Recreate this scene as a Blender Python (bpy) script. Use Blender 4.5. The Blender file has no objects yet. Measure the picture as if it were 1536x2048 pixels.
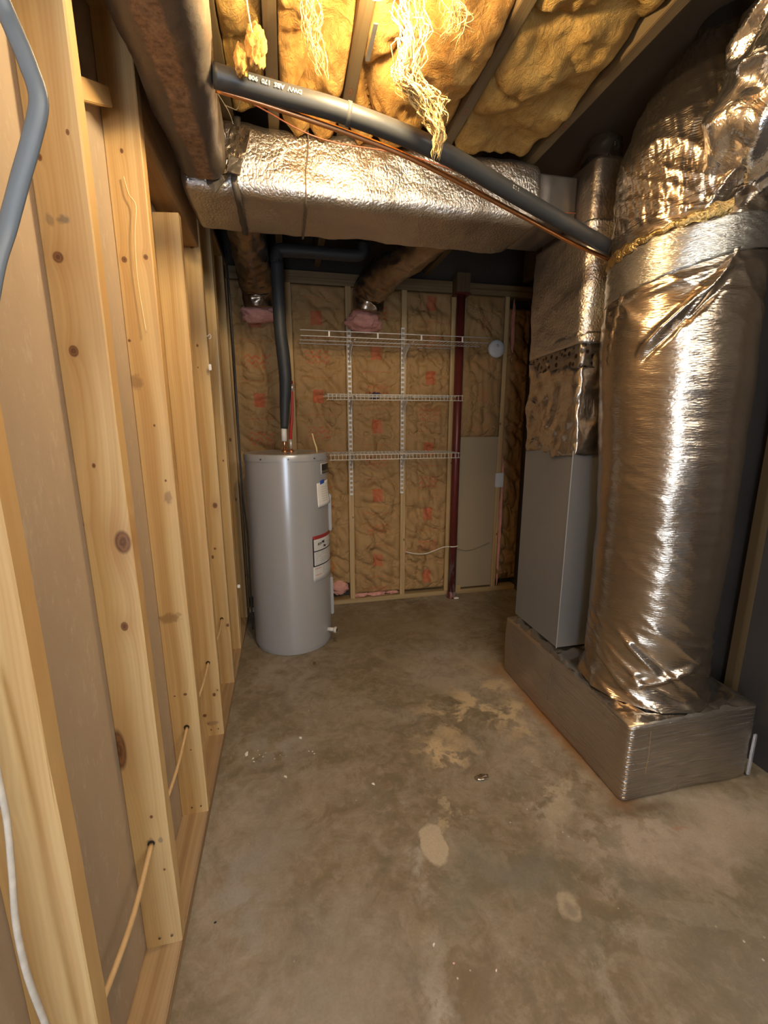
import bpy, bmesh, math, random
from mathutils import Vector, Matrix, noise as mn
random.seed(7)
PI = math.pi
SC = bpy.context.scene
COL = SC.collection

# ------------------------------------------------------------------ camera
CH = 1.407
cam = bpy.data.cameras.new('camera'); cam_o = bpy.data.objects.new('camera', cam); COL.objects.link(cam_o)
cam.sensor_fit = 'VERTICAL'; cam.sensor_height = 36.0; cam.sensor_width = 27.0
cam.lens = 860 / 2048 * 36.0; cam.clip_start = 0.02; cam.clip_end = 50
cam_o.location = (0, 0, CH)
cam_o.rotation_mode = 'XYZ'
cam_o.rotation_euler = (math.radians(90 - 11.684), math.radians(0.074), math.radians(-12.483))
SC.camera = cam_o

# ------------------------------------------------------------------ world, exposure
W = bpy.data.worlds.new('world'); SC.world = W; W.use_nodes = True
W.node_tree.nodes['Background'].inputs[0].default_value = (0.5, 0.6, 0.8, 1)
W.node_tree.nodes['Background'].inputs[1].default_value = 0.1
SC.view_settings.view_transform = 'Standard'; SC.view_settings.look = 'None'
SC.view_settings.gamma = 1; SC.view_settings.use_curve_mapping = False
SC.view_settings.exposure = 0.70
BULB_STRENGTH = 540.0
BULB_COL = (1.0, 0.74, 0.40)
PANE_STRENGTH = 10.0
PANE_COL = (0.66, 0.80, 1.0)
GLOW_STRENGTH = 3.4

# unseen fill light added overhead behind the camera to lift the room
la = bpy.data.lights.new('rear_fill_light', 'AREA'); la.shape = 'RECTANGLE'; la.size = 1.3; la.size_y = 0.35
la.energy = 23.0; la.color = (1.0, 0.91, 0.77)
lo = bpy.data.objects.new('rear_fill_light', la); COL.objects.link(lo)
lo.location = (.75, -.85, 2.34); lo.rotation_euler = (math.radians(38), 0, 0)

# ------------------------------------------------------------------ node helper
class NT:
    def __init__(s, name):
        s.m = bpy.data.materials.new(name); s.m.use_nodes = True
        s.t = s.m.node_tree; s.n = s.t.nodes; s.l = s.t.links
        s.p = s.n['Principled BSDF']; s.out = s.n['Material Output']
        s._oc = None
    def node(s, ty, **kw):
        n = s.n.new(ty)
        for k, v in kw.items(): setattr(n, k, v)
        return n
    def put(s, sock, v):
        if isinstance(v, bpy.types.NodeSocket): s.l.new(v, sock)
        elif isinstance(v, (tuple, list)):
            v = tuple(v)
            if sock.type == 'RGBA' and len(v) == 3: v = v + (1,)
            sock.default_value = v
        else: sock.default_value = v
    def oc(s):
        if s._oc is None: s._oc = s.node('ShaderNodeTexCoord').outputs['Object']
        return s._oc
    def math(s, op, a, b=None, c=None, clamp=False):
        n = s.node('ShaderNodeMath', operation=op, use_clamp=clamp)
        s.put(n.inputs[0], a)
        if b is not None: s.put(n.inputs[1], b)
        if c is not None: s.put(n.inputs[2], c)
        return n.outputs[0]
    def vm(s, op, a, b=None, scale=None):
        n = s.node('ShaderNodeVectorMath', operation=op)
        s.put(n.inputs[0], a)
        if b is not None: s.put(n.inputs[1], b)
        if scale is not None: s.put(n.inputs['Scale'], scale)
        return n.outputs['Value'] if op in ('LENGTH', 'DISTANCE', 'DOT_PRODUCT') else n.outputs[0]
    def noise(s, vec, scale=5, detail=3, rough=.5, dist=0.0, out='Fac'):
        n = s.node('ShaderNodeTexNoise'); s.put(n.inputs['Vector'], vec)
        s.put(n.inputs['Scale'], scale); s.put(n.inputs['Detail'], detail)
        s.put(n.inputs['Roughness'], rough); s.put(n.inputs['Distortion'], dist)
        return n.outputs[out]
    def vor(s, vec, scale=5, feature='F1', out='Distance'):
        n = s.node('ShaderNodeTexVoronoi', feature=feature); s.put(n.inputs['Vector'], vec)
        s.put(n.inputs['Scale'], scale); return n.outputs[out]
    def sep(s, v):
        n = s.node('ShaderNodeSeparateXYZ'); s.put(n.inputs[0], v); return n.outputs
    def comb(s, x, y, z):
        n = s.node('ShaderNodeCombineXYZ')
        for i, v in enumerate((x, y, z)): s.put(n.inputs[i], v)
        return n.outputs[0]
    def rng(s, v, a, b, c=0.0, d=1.0, smooth=False):
        n = s.node('ShaderNodeMapRange'); n.clamp = True
        if smooth: n.interpolation_type = 'SMOOTHSTEP'
        for i, q in enumerate((v, a, b, c, d)): s.put(n.inputs[i], q)
        return n.outputs[0]
    def mix(s, f, a, b, mode='MIX'):
        n = s.node('ShaderNodeMix', data_type='RGBA', blend_type=mode)
        s.put(n.inputs[0], f); s.put(n.inputs[6], a); s.put(n.inputs[7], b); return n.outputs[2]
    def ramp(s, f, stops):
        n = s.node('ShaderNodeValToRGB'); s.put(n.inputs[0], f)
        e = n.color_ramp.elements
        while len(e) < len(stops): e.new(.5)
        for q, (p, c) in zip(e, stops): q.position = p; q.color = tuple(c) + (1,)
        return n.outputs[0]
    def bump(s, h, strength=.3, dist=.01, normal=None):
        n = s.node('ShaderNodeBump'); s.put(n.inputs['Height'], h)
        n.inputs['Strength'].default_value = strength; n.inputs['Distance'].default_value = dist
        if normal is not None: s.put(n.inputs['Normal'], normal)
        return n.outputs[0]
    def fin(s, color=None, rough=None, metal=None, normal=None, **kw):
        if color is not None: s.put(s.p.inputs['Base Color'], color)
        if rough is not None: s.put(s.p.inputs['Roughness'], rough)
        if metal is not None: s.put(s.p.inputs['Metallic'], metal)
        if normal is not None: s.put(s.p.inputs['Normal'], normal)
        for k, v in kw.items(): s.put(s.p.inputs[k], v)
        return s.m

def plain(name, c, rough=.6, metal=0.0, var=.06, scale=30, bump=0.0):
    t = NT(name); n = t.noise(t.oc(), scale, 4)
    a = tuple(max(0, x * (1 - var)) for x in c); b = tuple(min(1, x * (1 + var)) for x in c)
    col = t.mix(n, a, b)
    return t.fin(col, t.rng(n, .3, .7, rough * .92, min(1, rough * 1.08)), metal, t.bump(n, bump, .002) if bump else None)

def wood(name, knots=(), tone=1.0, seed=0, axis='z', stamps=(), light=(.70, .50, .235), dark=(.53, .315, .12)):
    """pine: cathedral grain bending round explicit knots (px, pz, rx, rz) in object space"""
    t = NT(name); o = t.sep(t.oc())
    if axis == 'z': u, v, w = o[0], o[2], o[1]
    elif axis == 'y': u, v, w = o[0], o[1], o[2]
    else: u, v, w = o[2], o[0], o[1]
    km = None; pull = None; ring = None
    for (kx, kz, rx, rz) in knots:
        dx = t.math('MULTIPLY_ADD', u, 1 / rx, -kx / rx); dz = t.math('MULTIPLY_ADD', v, 1 / rz, -kz / rz)
        d = t.vm('LENGTH', t.comb(dx, dz, 0.0))
        m = t.rng(d, 1.12, .8, 0, 1)
        km = m if km is None else t.math('MAXIMUM', km, m)
        g = t.math('DIVIDE', 1.0, t.math('MULTIPLY_ADD', t.math('MULTIPLY', d, d), .16, 1.0))
        g = t.math('MULTIPLY', g, rx * 1.6)
        pull = g if pull is None else t.math('ADD', pull, g)
        rr = t.math('MULTIPLY', m, t.math('MULTIPLY_ADD', t.math('SINE', t.math('MULTIPLY_ADD', t.noise(t.oc(), 90, 2), 5.0, t.math('MULTIPLY', d, 9.0))), .22, .35))
        ring = rr if ring is None else t.math('MAXIMUM', ring, rr)
    lo = t.noise(t.comb(t.math('MULTIPLY', u, 9.0), t.math('MULTIPLY', w, 9.0), t.math('MULTIPLY_ADD', v, 1.1, seed * 3.7)), 1.0, 2, .5)
    gu = t.math('MULTIPLY_ADD', lo, .05, u)
    if pull is not None: gu = t.math('ADD', gu, pull)
    rings = t.math('SINE', t.math('MULTIPLY_ADD', gu, 820.0, seed))
    rings = t.rng(rings, -.6, 1, 0, 1)
    fib = t.noise(t.comb(t.math('MULTIPLY', u, 420.0), t.math('MULTIPLY', w, 420.0), t.math('MULTIPLY', v, 9.0)), 1.0, 3, .6)
    patch = t.noise(t.comb(t.math('MULTIPLY', gu, 46.0), seed * 1.3, t.math('MULTIPLY', v, .8)), 1.0, 2, .5)
    f = t.math('MULTIPLY_ADD', rings, .15, t.math('MULTIPLY_ADD', fib, .20, t.math('MULTIPLY', t.rng(patch, .42, .60), .62)))
    l = tuple(x * tone for x in light); d_ = tuple(x * tone for x in dark)
    col = t.mix(f, l, d_)
    blot = t.rng(t.noise(t.oc(), 3.3, 3, .6), .42, .72, 0, .32)
    col = t.mix(blot, col, (.60 * tone, .40 * tone, .20 * tone))
    if km is not None:
        kc = t.mix(t.math('MULTIPLY', ring, 1.5, clamp=True), (.10, .042, .018), (.27, .125, .05))
        halo = t.rng(pull, .004, .022, 0, .5)
        col = t.mix(halo, col, (.46 * tone, .25 * tone, .10 * tone))
        col = t.mix(km, col, kc)
    for (sx, sz, rx, rz, c) in stamps:          # stains and ink marks
        dx = t.math('MULTIPLY_ADD', u, 1 / rx, -sx / rx); dz = t.math('MULTIPLY_ADD', v, 1 / rz, -sz / rz)
        nn = t.noise(t.oc(), 55, 3, .6)
        d = t.math('MULTIPLY_ADD', nn, 1.5, t.math('ADD', t.vm('LENGTH', t.comb(dx, dz, 0.0)), -.75))
        col = t.mix(t.rng(d, 1.0, .55, 0, .8), col, c)
    return t.fin(col, t.rng(fib, .2, .8, .5, .68), 0.0, t.bump(t.math('MULTIPLY_ADD', rings, .4, fib), .16, .0012))

def foil(name, base=(.80, .78, .75), rough=.26, stretch=(1, 1, 4), scale=38, strength=.5, dist=.006, fine=.35, tint=None):
    t = NT(name)
    v = t.vm('MULTIPLY', t.oc(), stretch)
    a = t.noise(v, scale, 5, .62, .8)
    b = t.vor(v, scale * 1.5, 'DISTANCE_TO_EDGE')
    c = t.noise(t.oc(), scale * 4.5, 3, .6, .5)
    h = t.math('MULTIPLY_ADD', b, .9, t.math('MULTIPLY_ADD', c, fine, a))
    big = t.noise(t.oc(), 3.0, 3, .55)
    col = t.mix(t.rng(big, .35, .7), base, tint or tuple(x * .8 for x in base))
    r = t.math('MULTIPLY_ADD', t.noise(t.oc(), 6, 3), .14, rough - .07)
    return t.fin(col, r, .96, t.bump(h, strength, dist))

# ------------------------------------------------------------------ geometry helpers
def mk(name, verts, faces, mat, parent=None, smooth=False, loc=None, rotz=0):
    me = bpy.data.meshes.new(name); me.from_pydata([tuple(v) for v in verts], [], faces); me.update()
    if smooth:
        me.polygons.foreach_set('use_smooth', [True] * len(me.polygons))
    o = bpy.data.objects.new(name, me); COL.objects.link(o)
    if mat: me.materials.append(mat)
    if parent: o.parent = parent
    if loc: o.location = loc
    if rotz: o.rotation_euler = (0, 0, rotz)
    return o
def tag(o, label=None, cat=None, group=None, kind=None):
    if label: o['label'] = label
    if cat: o['category'] = cat
    if group: o['group'] = group
    if kind: o['kind'] = kind
    return o
def empty(name, loc, label, cat, group=None, rotz=0):
    o = bpy.data.objects.new(name, None); COL.objects.link(o); o.location = loc; o.rotation_euler = (0, 0, rotz)
    o.empty_display_size = .05
    return tag(o, label, cat, group)
class MB:
    def __init__(s): s.v = []; s.f = []
    def add(s, v, f):
        k = len(s.v); s.v += [tuple(q) for q in v]; s.f += [tuple(i + k for i in q) for q in f]; return s
    def box(s, a, b, bev=0.0, rot=None, piv=None):
        bm = bmesh.new()
        r = bmesh.ops.create_cube(bm, size=1)
        c = [(a[i] + b[i]) / 2 for i in range(3)]; d = [abs(b[i] - a[i]) for i in range(3)]
        bmesh.ops.scale(bm, vec=d, verts=bm.verts)
        bmesh.ops.translate(bm, vec=c, verts=bm.verts)
        if bev: bmesh.ops.bevel(bm, geom=bm.edges[:], offset=min(bev, min(d) * .45), segments=2, affect='EDGES')
        if rot: bmesh.ops.rotate(bm, cent=piv or c, matrix=rot, verts=bm.verts)
        bm.verts.ensure_lookup_table(); bm.verts.index_update()
        s.add([v.co[:] for v in bm.verts], [[v.index for v in f.verts] for f in bm.faces]); bm.free(); return s
    def tube(s, pts, r, seg=10, cap=True, sub=1):
        P = [Vector(p) for p in pts]
        R = list(r) if isinstance(r, (list, tuple)) else [r] * len(P)
        if sub > 1 and len(P) > 2:
            Q = []; RR = []
            for i in range(len(P) - 1):
                p0 = P[max(i - 1, 0)]; p1 = P[i]; p2 = P[i + 1]; p3 = P[min(i + 2, len(P) - 1)]
                for k in range(sub):
                    u = k / sub
                    Q.append(.5 * ((2 * p1) + (p2 - p0) * u + (2 * p0 - 5 * p1 + 4 * p2 - p3) * u * u + (3 * p1 - p0 - 3 * p2 + p3) * u ** 3))
                    RR.append(R[i] * (1 - u) + R[i + 1] * u)
            Q.append(P[-1]); RR.append(R[-1]); P, R = Q, RR
        n = None; V = []; F = []
        for i, p in enumerate(P):
            t = (P[min(i + 1, len(P) - 1)] - P[max(i - 1, 0)]).normalized()
            if n is None: n = t.orthogonal().normalized()
            n = (n - t * n.dot(t)).normalized(); b = t.cross(n)
            for k in range(seg):
                a = 2 * PI * k / seg; V.append(p + (n * math.cos(a) + b * math.sin(a)) * R[i])
        for i in range(len(P) - 1):
            for k in range(seg):
                a = i * seg + k; b_ = i * seg + (k + 1) % seg
                F.append((a, b_, b_ + seg, a + seg))
        if cap: F.append(tuple(range(seg))[::-1]); F.append(tuple(range((len(P) - 1) * seg, len(P) * seg)))
        return s.add(V, F)
    def lathe(s, prof, seg=32, c=(0, 0, 0)):
        V = []; F = []
        for r, z in prof:
            for k in range(seg):
                a = 2 * PI * k / seg; V.append((c[0] + r * math.cos(a), c[1] + r * math.sin(a), c[2] + z))
        for i in range(len(prof) - 1):
            for k in range(seg):
                a = i * seg + k; b = i * seg + (k + 1) % seg; F.append((a, b, b + seg, a + seg))
        F.append(tuple(range(seg))[::-1]); F.append(tuple(range((len(prof) - 1) * seg, len(prof) * seg)))
        return s.add(V, F)
    def out(s, name, mat, parent=None, smooth=False, loc=None, rotz=0):
        return mk(name, s.v, s.f, mat, parent, smooth, loc, rotz)
def auto(o, ang=40):
    me = o.data
    try: me.set_sharp_from_angle(angle=math.radians(ang))
    except Exception: pass
    return o
def fb(p, s, o=4):
    return mn.fractal(Vector(p) * s, .9, 2.0, o)

# ------------------------------------------------------------------ dimensions
XL = -.339; XS = -.428          # room face of the left studs, back face (sheathing)
YB = 3.188; YBS = 3.277         # face of the back studs, sheathing
XR = 1.86; YF = -1.15; ZJ = 2.44; ZD = 2.70
SP = .4064; Y1 = .997

# ------------------------------------------------------------------ floor
def floor_mat():
    t = NT('concrete'); P = t.oc()
    w = t.vm('SCALE', t.vm('SUBTRACT', t.noise(P, 3.4, 6, .65, out='Color'), (.5, .5, .5)), scale=.55)
    Q = t.vm('ADD', P, w)
    n1 = t.noise(P, 1.5, 7, .62, .9); n2 = t.noise(P, 5.5, 6, .62, 1.2); n3 = t.noise(P, 24, 5, .62); n4 = t.noise(P, 130, 3, .6)
    n1b = t.math('MULTIPLY_ADD', t.noise(P, 11, 6, .7, 1.5), .45, t.math('MULTIPLY', n1, .78))
    col = t.ramp(n1b, [(.44, (.165, .124, .072)), (.56, (.215, .166, .100)), (.64, (.27, .218, .150)), (.74, (.345, .29, .225))])
    col = t.mix(t.rng(n2, .52, .60, 0, .42), col, (.34, .285, .20))
    col = t.mix(t.rng(n2, .46, .38, 0, .30), col, (.135, .11, .08))
    col = t.mix(t.rng(n3, .54, .64, 0, .34), col, (.38, .32, .23))
    col = t.mix(t.rng(n3, .44, .34, 0, .20), col, (.13, .105, .075))
    n5 = t.noise(P, 2.9, 9, .68, .5)
    col = t.mix(t.rng(n5, .565, .600, 0, .30), col, (.40, .345, .265))
    fine = t.vm('SCALE', t.vm('SUBTRACT', t.noise(P, 22, 4, .6, out='Color'), (.5, .5, .5)), scale=.045)
    def blob(cx, cy, rx, ry, c, amt, soft=.5, warp=True, rot=0.0, tex=None):
        nonlocal col
        v = t.vm('SUBTRACT', Q if warp else t.vm('ADD', P, fine), (cx, cy, 0)); s_ = t.sep(v)
        ca, sa = math.cos(rot), math.sin(rot)
        x = t.math('ADD', t.math('MULTIPLY', s_[0], ca / rx), t.math('MULTIPLY', s_[1], sa / rx))
        y = t.math('ADD', t.math('MULTIPLY', s_[0], -sa / ry), t.math('MULTIPLY', s_[1], ca / ry))
        d = t.vm('LENGTH', t.comb(x, y, 0.0))
        m = t.rng(d, 1.0, 1.0 - soft, 0, amt)
        if tex is not None: m = t.math('MULTIPLY', m, tex)
        col = t.mix(m, col, c)
    br = t.rng(t.noise(P, 5.0, 8, .66, .4), .475, .535); br3 = t.rng(t.noise(P, 13, 6, .66, .3), .45, .53)
    pale = (.66, .50, .29)
    blob(.80, 1.80, .34, .22, pale, .75, .8, tex=br, rot=.4)
    blob(.62, 1.55, .17, .13, pale, .8, .7, tex=br3)
    blob(.98, 1.72, .16, .34, pale, .7, .8, tex=br)
    blob(1.02, 2.02, .12, .35, (.42, .32, .19), .7, .8, tex=br)
    blob(.95, 1.25, .30, .20, (.50, .42, .31), .75, .8, tex=br)
    blob(1.10, 1.00, .35, .10, (.46, .38, .29), .7, .7, tex=br3, rot=.2)
    blob(1.35, .95, .42, .14, (.46, .37, .29), .7, .8)
    blob(.80, .72, .25, .10, (.42, .37, .29), .6, .8, tex=br)
    blob(.30, .70, .09, .25, (.46, .42, .36), .75, .9, tex=br, rot=-.2)
    blob(.36, 1.15, .05, .36, (.42, .38, .31), .7, .8, tex=br)
    blob(-.18, 1.12, .10, .22, (.38, .36, .33), .7, .9, tex=br)
    blob(-.15, 1.72, .20, .20, (.36, .33, .29), .55, .9, tex=br3)
    blob(.62, 1.02, .26, .16, (.17, .16, .125), .65, .8)
    blob(.72, .80, .16, .10, (.15, .12, .085), .6, .8)
    blob(1.02, .90, .14, .12, (.17, .145, .11), .6, .8)
    blob(.42, .82, .08, .12, (.17, .12, .07), .6, .8)
    blob(.05, .85, .30, .22, (.30, .265, .225), .55, .9)
    blob(-.12, 1.25, .16, .35, (.29, .255, .215), .55, .9)
    blob(1.3, .55, .5, .35, (.28, .245, .205), .6, .9)
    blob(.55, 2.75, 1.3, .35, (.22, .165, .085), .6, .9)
    # trowelled patch and ring
    blob(.425, 1.145, .048, .082, (.50, .42, .30), .95, .14, warp=False, tex=t.rng(n3, .15, .45, .75, 1))
    blob(.752, .872, .040, .042, (.44, .36, .25), .8, .3, warp=False, tex=t.rng(n3, .3, .5, .4, 1))
    blob(.752, .868, .022, .024, (.24, .20, .15), .8, .5, warp=False)
    blob(.52, 1.235, .05, .035, (.47, .38, .24), .75, .4, tex=br3)
    # rust bleeding out from under the foil base
    blob(1.165, 1.62, .055, .58, (.30, .12, .025), .85, .9, warp=False, rot=.02)
    blob(1.19, 1.15, .09, .06, (.20, .09, .03), .9, .9, warp=False)
    blob(1.25, 1.10, .12, .035, (.13, .08, .04), .8, .8, warp=False)
    blob(1.16, 2.05, .12, .22, (.26, .14, .05), .7, .9)
    blob(1.28, 1.00, .05, .025, (.33, .16, .08), .6, .8)
    # specks
    sp = t.vor(P, 26); spn = t.noise(P, 4, 2)
    m = t.math('MULTIPLY', t.rng(sp, .10, .06), t.rng(spn, .58, .66))
    col = t.mix(m, col, (.60, .56, .48))
    # fine straight trowel arcs
    col = t.mix(t.rng(n4, .35, .65, 0, .16), col, (.12, .10, .07))
    rough = t.rng(n2, .3, .7, .62, .38)
    h = t.math('MULTIPLY_ADD', n3, .5, t.math('MULTIPLY_ADD', n4, .25, n2))
    return t.fin(col, rough, 0.0, t.bump(h, .28, .004))
fl = MB().box((-.6, YF - .05, -.08), (XR + .25, YBS + .1, 0)).out('floor', floor_mat()); tag(fl, kind='structure')

# ------------------------------------------------------------------ left wall
def sheath_mat():
    t = NT('gypsum_back_paper'); P = t.oc()
    n = t.noise(t.vm('MULTIPLY', P, (1, 1, .35)), 9, 5, .6); f = t.noise(P, 90, 3, .6)
    col = t.mix(n, (.40, .315, .235), (.50, .41, .31))
    sc = t.noise(t.vm('MULTIPLY', P, (1, 2, .8)), 22, 6, .75)
    col = t.mix(t.rng(sc, .55, .72, 0, .55), col, (.62, .55, .46))
    return t.fin(col, .82, 0.0, t.bump(f, .25, .002))
SHEATH = sheath_mat()
wl = MB().box((XS - .03, YF, 0), (XS, YBS, ZD)).out('wall_left', SHEATH); tag(wl, kind='structure')
knots = {
 1: [(-.399,1.545,.0085,.011),(-.357,1.156,.016,.026),(-.432,1.198,.006,.006),(-.392,1.322,.0035,.005),(-.41,1.873,.004,.006),
     (-.36,1.918,.003,.005),(-.403,1.711,.009,.010),(-.376,.961,.0075,.011),(-.424,.648,.016,.055),(-.374,.446,.004,.005),(-.36,.28,.003,.004)],
 2: [(-.379,1.401,.003,.004),(-.364,1.238,.003,.004),(-.41,1.842,.007,.008),(-.356,1.852,.006,.007),(-.388,2.102,.004,.006),
     (-.374,.516,.006,.005),(-.407,.514,.003,.003),(-.381,.389,.006,.006),(-.42,1.634,.004,.004),(-.375,.30,.003,.003)],
 3: [(-.412,.143,.008,.008),(-.382,.395,.006,.006),(-.40,.10,.005,.006),(-.365,.24,.007,.009),(-.35,.26,.004,.004)],
 4: [(-.364,1.01,.011,.014),(-.395,.747,.006,.010),(-.381,.79,.006,.006),(-.372,2.171,.010,.012),(-.384,1.756,.005,.006),(-.35,.372,.008,.009),(-.39,1.66,.003,.004)],
 5: [(-.40,2.0,.006,.008),(-.357,.443,.005,.006),(-.38,1.5,.008,.01)],
 6: [(-.40,1.6,.006,.01),(-.36,.9,.006,.01),(-.37,1.3,.008,.012)],
 0: [(-.38,1.3,.006,.008),(-.41,.9,.008,.01)],
-1: [(-.38,1.2,.008,.01)], -2: [(-.38,1.5,.008,.01)], 7: [(-.38,1.2,.006,.01)],
}
stains = {
 1: [(-.385,1.775,.014,.010,(.22,.17,.11)),(-.408,1.773,.008,.012,(.36,.24,.13)),(-.385,.365,.012,.02,(.12,.09,.06)),(-.360,.372,.007,.010,(.28,.22,.13))],
 2: [(-.415,1.523,.022,.024,(.33,.20,.09)),(-.362,1.185,.014,.024,(.36,.22,.11)),(-.40,.795,.045,.020,(.33,.19,.08)),(-.382,.389,.010,.012,(.10,.07,.05))],
 3: [(-.382,.10,.03,.012,(.36,.24,.13))],
}
BW = {}
for n in (-3, -2, -1, 0, 1, 2, 3, 4, 5, 6):
    y = Y1 + (n - 1) * SP
    if y < YF + .05 or y > YB - .03: continue
    kn = [(k[0], k[1], k[2], k[3]) for k in knots.get(n, [])]
    m = wood('pine_stud_%d' % (n + 3), kn, tone=[1, 1, 1, .98, .98, 1.0, .98, .92, .86, .84][n + 3], seed=n * 2.3 + 5, stamps=stains.get(n, ()))
    top = 2.13 if n == 3 else 2.405
    b = MB()
    nz = 26; sec = [(XS, y), (XL, y), (XL, y + .038), (XS, y + .038)]
    # bevelled section with a slight bow and twist along the height
    bev = .0025; ring = []
    for (cx, cy, sx, sy) in ((XS, y, 1, 1), (XL, y, -1, 1), (XL, y + .038, -1, -1), (XS, y + .038, 1, -1)):
        if (sx, sy) in ((1, 1), (-1, -1)): ring += [(cx, cy + sy * bev), (cx + sx * bev, cy)]
        else: ring += [(cx + sx * bev, cy), (cx, cy + sy * bev)]
    V = []; F = []
    for i in range(nz + 1):
        z = .038 + (top - .038) * i / nz
        bow = .004 * math.sin(z * 2.1 + n) * (0 if n > 6 else 1)
        for j, (x_, y_) in enumerate(ring):
            wx = .0015 * fb((n * 7, j * .3, z), 5, 2) if x_ > XL - .01 else 0
            zz = z
            if n == 3 and i == nz: zz += .012 * mn.noise(Vector((x_ * 70, y_ * 70, 3)))
            V.append((x_ + wx, y_ + bow, zz))
    L = len(ring)
    for i in range(nz):
        for j in range(L):
            F.append((i * L + j, i * L + (j + 1) % L, (i + 1) * L + (j + 1) % L, (i + 1) * L + j))
    F.append(tuple(range(L))[::-1]); F.append(tuple(range(nz * L, nz * L + L)))
    o = mk('stud', V, F, m, wl)
    # nail heads at the foot, drilled cable hole rim
    if n in (1, 2, 3):
        nb = MB()
        for dx in (-.052, -.022):
            nb.lathe([(.0035, 0), (.003, .0012)], 10, (0, 0, 0))
            k = len(nb.v) - 20
            for q in range(20):
                x0, y0, z0 = nb.v[k + q]; nb.v[k + q] = (XL + dx + x0, y - .0002 - z0, .068 + y0)
        nb.out('nail', plain('nail_%d' % n, (.16, .12, .08), .5, .3), o)
m_sole = wood('pine_sole_plate', [(-.38, .75, .012, .02), (-.36, 1.9, .01, .02), (-.40, 2.5, .01, .02)], .86, 3, 'y', light=(.52, .38, .22), dark=(.34, .21, .11))
sp_ = MB().box((XS, YF, 0), (XL, YB, .038), .003).out('sole_plate', m_sole, wl)
m_head = wood('pine_header', [(-.38, 1.9, .01, .02)], .80, 9, 'y', light=(.62, .38, .16), dark=(.48, .26, .10))
MB().box((XS, Y1 + SP + .038, 2.165), (XL - .004, Y1 + 3 * SP, 2.40), .003).out('header_board', m_head, wl)
MB().box((XS, YF, 2.405), (XL, YBS, ZJ), .003).out('top_plate', wood('pine_top_plate', [], .8, 4, 'y'), wl)
# short diagonal brace near the top between two studs
db = MB().box((-.428, 1.05, 2.10), (-.39, 1.39, 2.14), .002, Matrix.Rotation(math.radians(28), 4, 'X')).out('brace', wood('pine_brace', [], 1, 8, 'y'), wl)
# jute seams in the corner: doubled stud with a gap
MB().box((XS, Y1 + 4 * SP - .046, .038), (XL - .001, Y1 + 4 * SP - .008 - .002, 2.40), .002).out('stud', wood('pine_stud_doubled', [(-.36, 1.2, .004, .006)], .92, 14), wl)

# ------------------------------------------------------------------ back wall
MDARK = plain('dark_sheathing', (.05, .038, .028), .85)
wb = MB().box((XS - .03, YBS, 0), (XR + .03, YBS + .03, ZD)).out('wall_back', MDARK); tag(wb, kind='structure')
bst = [(-.36, 0), (.045, 1), (.452, 2), (.856, 3), (1.235, 4), (1.655, 5)]
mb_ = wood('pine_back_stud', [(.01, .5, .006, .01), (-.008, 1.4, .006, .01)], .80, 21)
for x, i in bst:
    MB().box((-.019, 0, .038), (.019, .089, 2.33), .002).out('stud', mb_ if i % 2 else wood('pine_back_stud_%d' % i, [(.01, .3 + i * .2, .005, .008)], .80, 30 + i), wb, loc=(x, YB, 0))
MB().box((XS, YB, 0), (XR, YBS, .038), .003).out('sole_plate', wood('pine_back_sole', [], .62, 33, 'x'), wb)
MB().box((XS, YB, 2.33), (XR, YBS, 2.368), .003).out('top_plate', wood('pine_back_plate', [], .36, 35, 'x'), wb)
MB().box((XS, YB, 2.37), (XR, YBS, 2.408), .003).out('top_plate', wood('pine_back_plate_upper', [], .34, 36, 'x'), wb)

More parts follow.
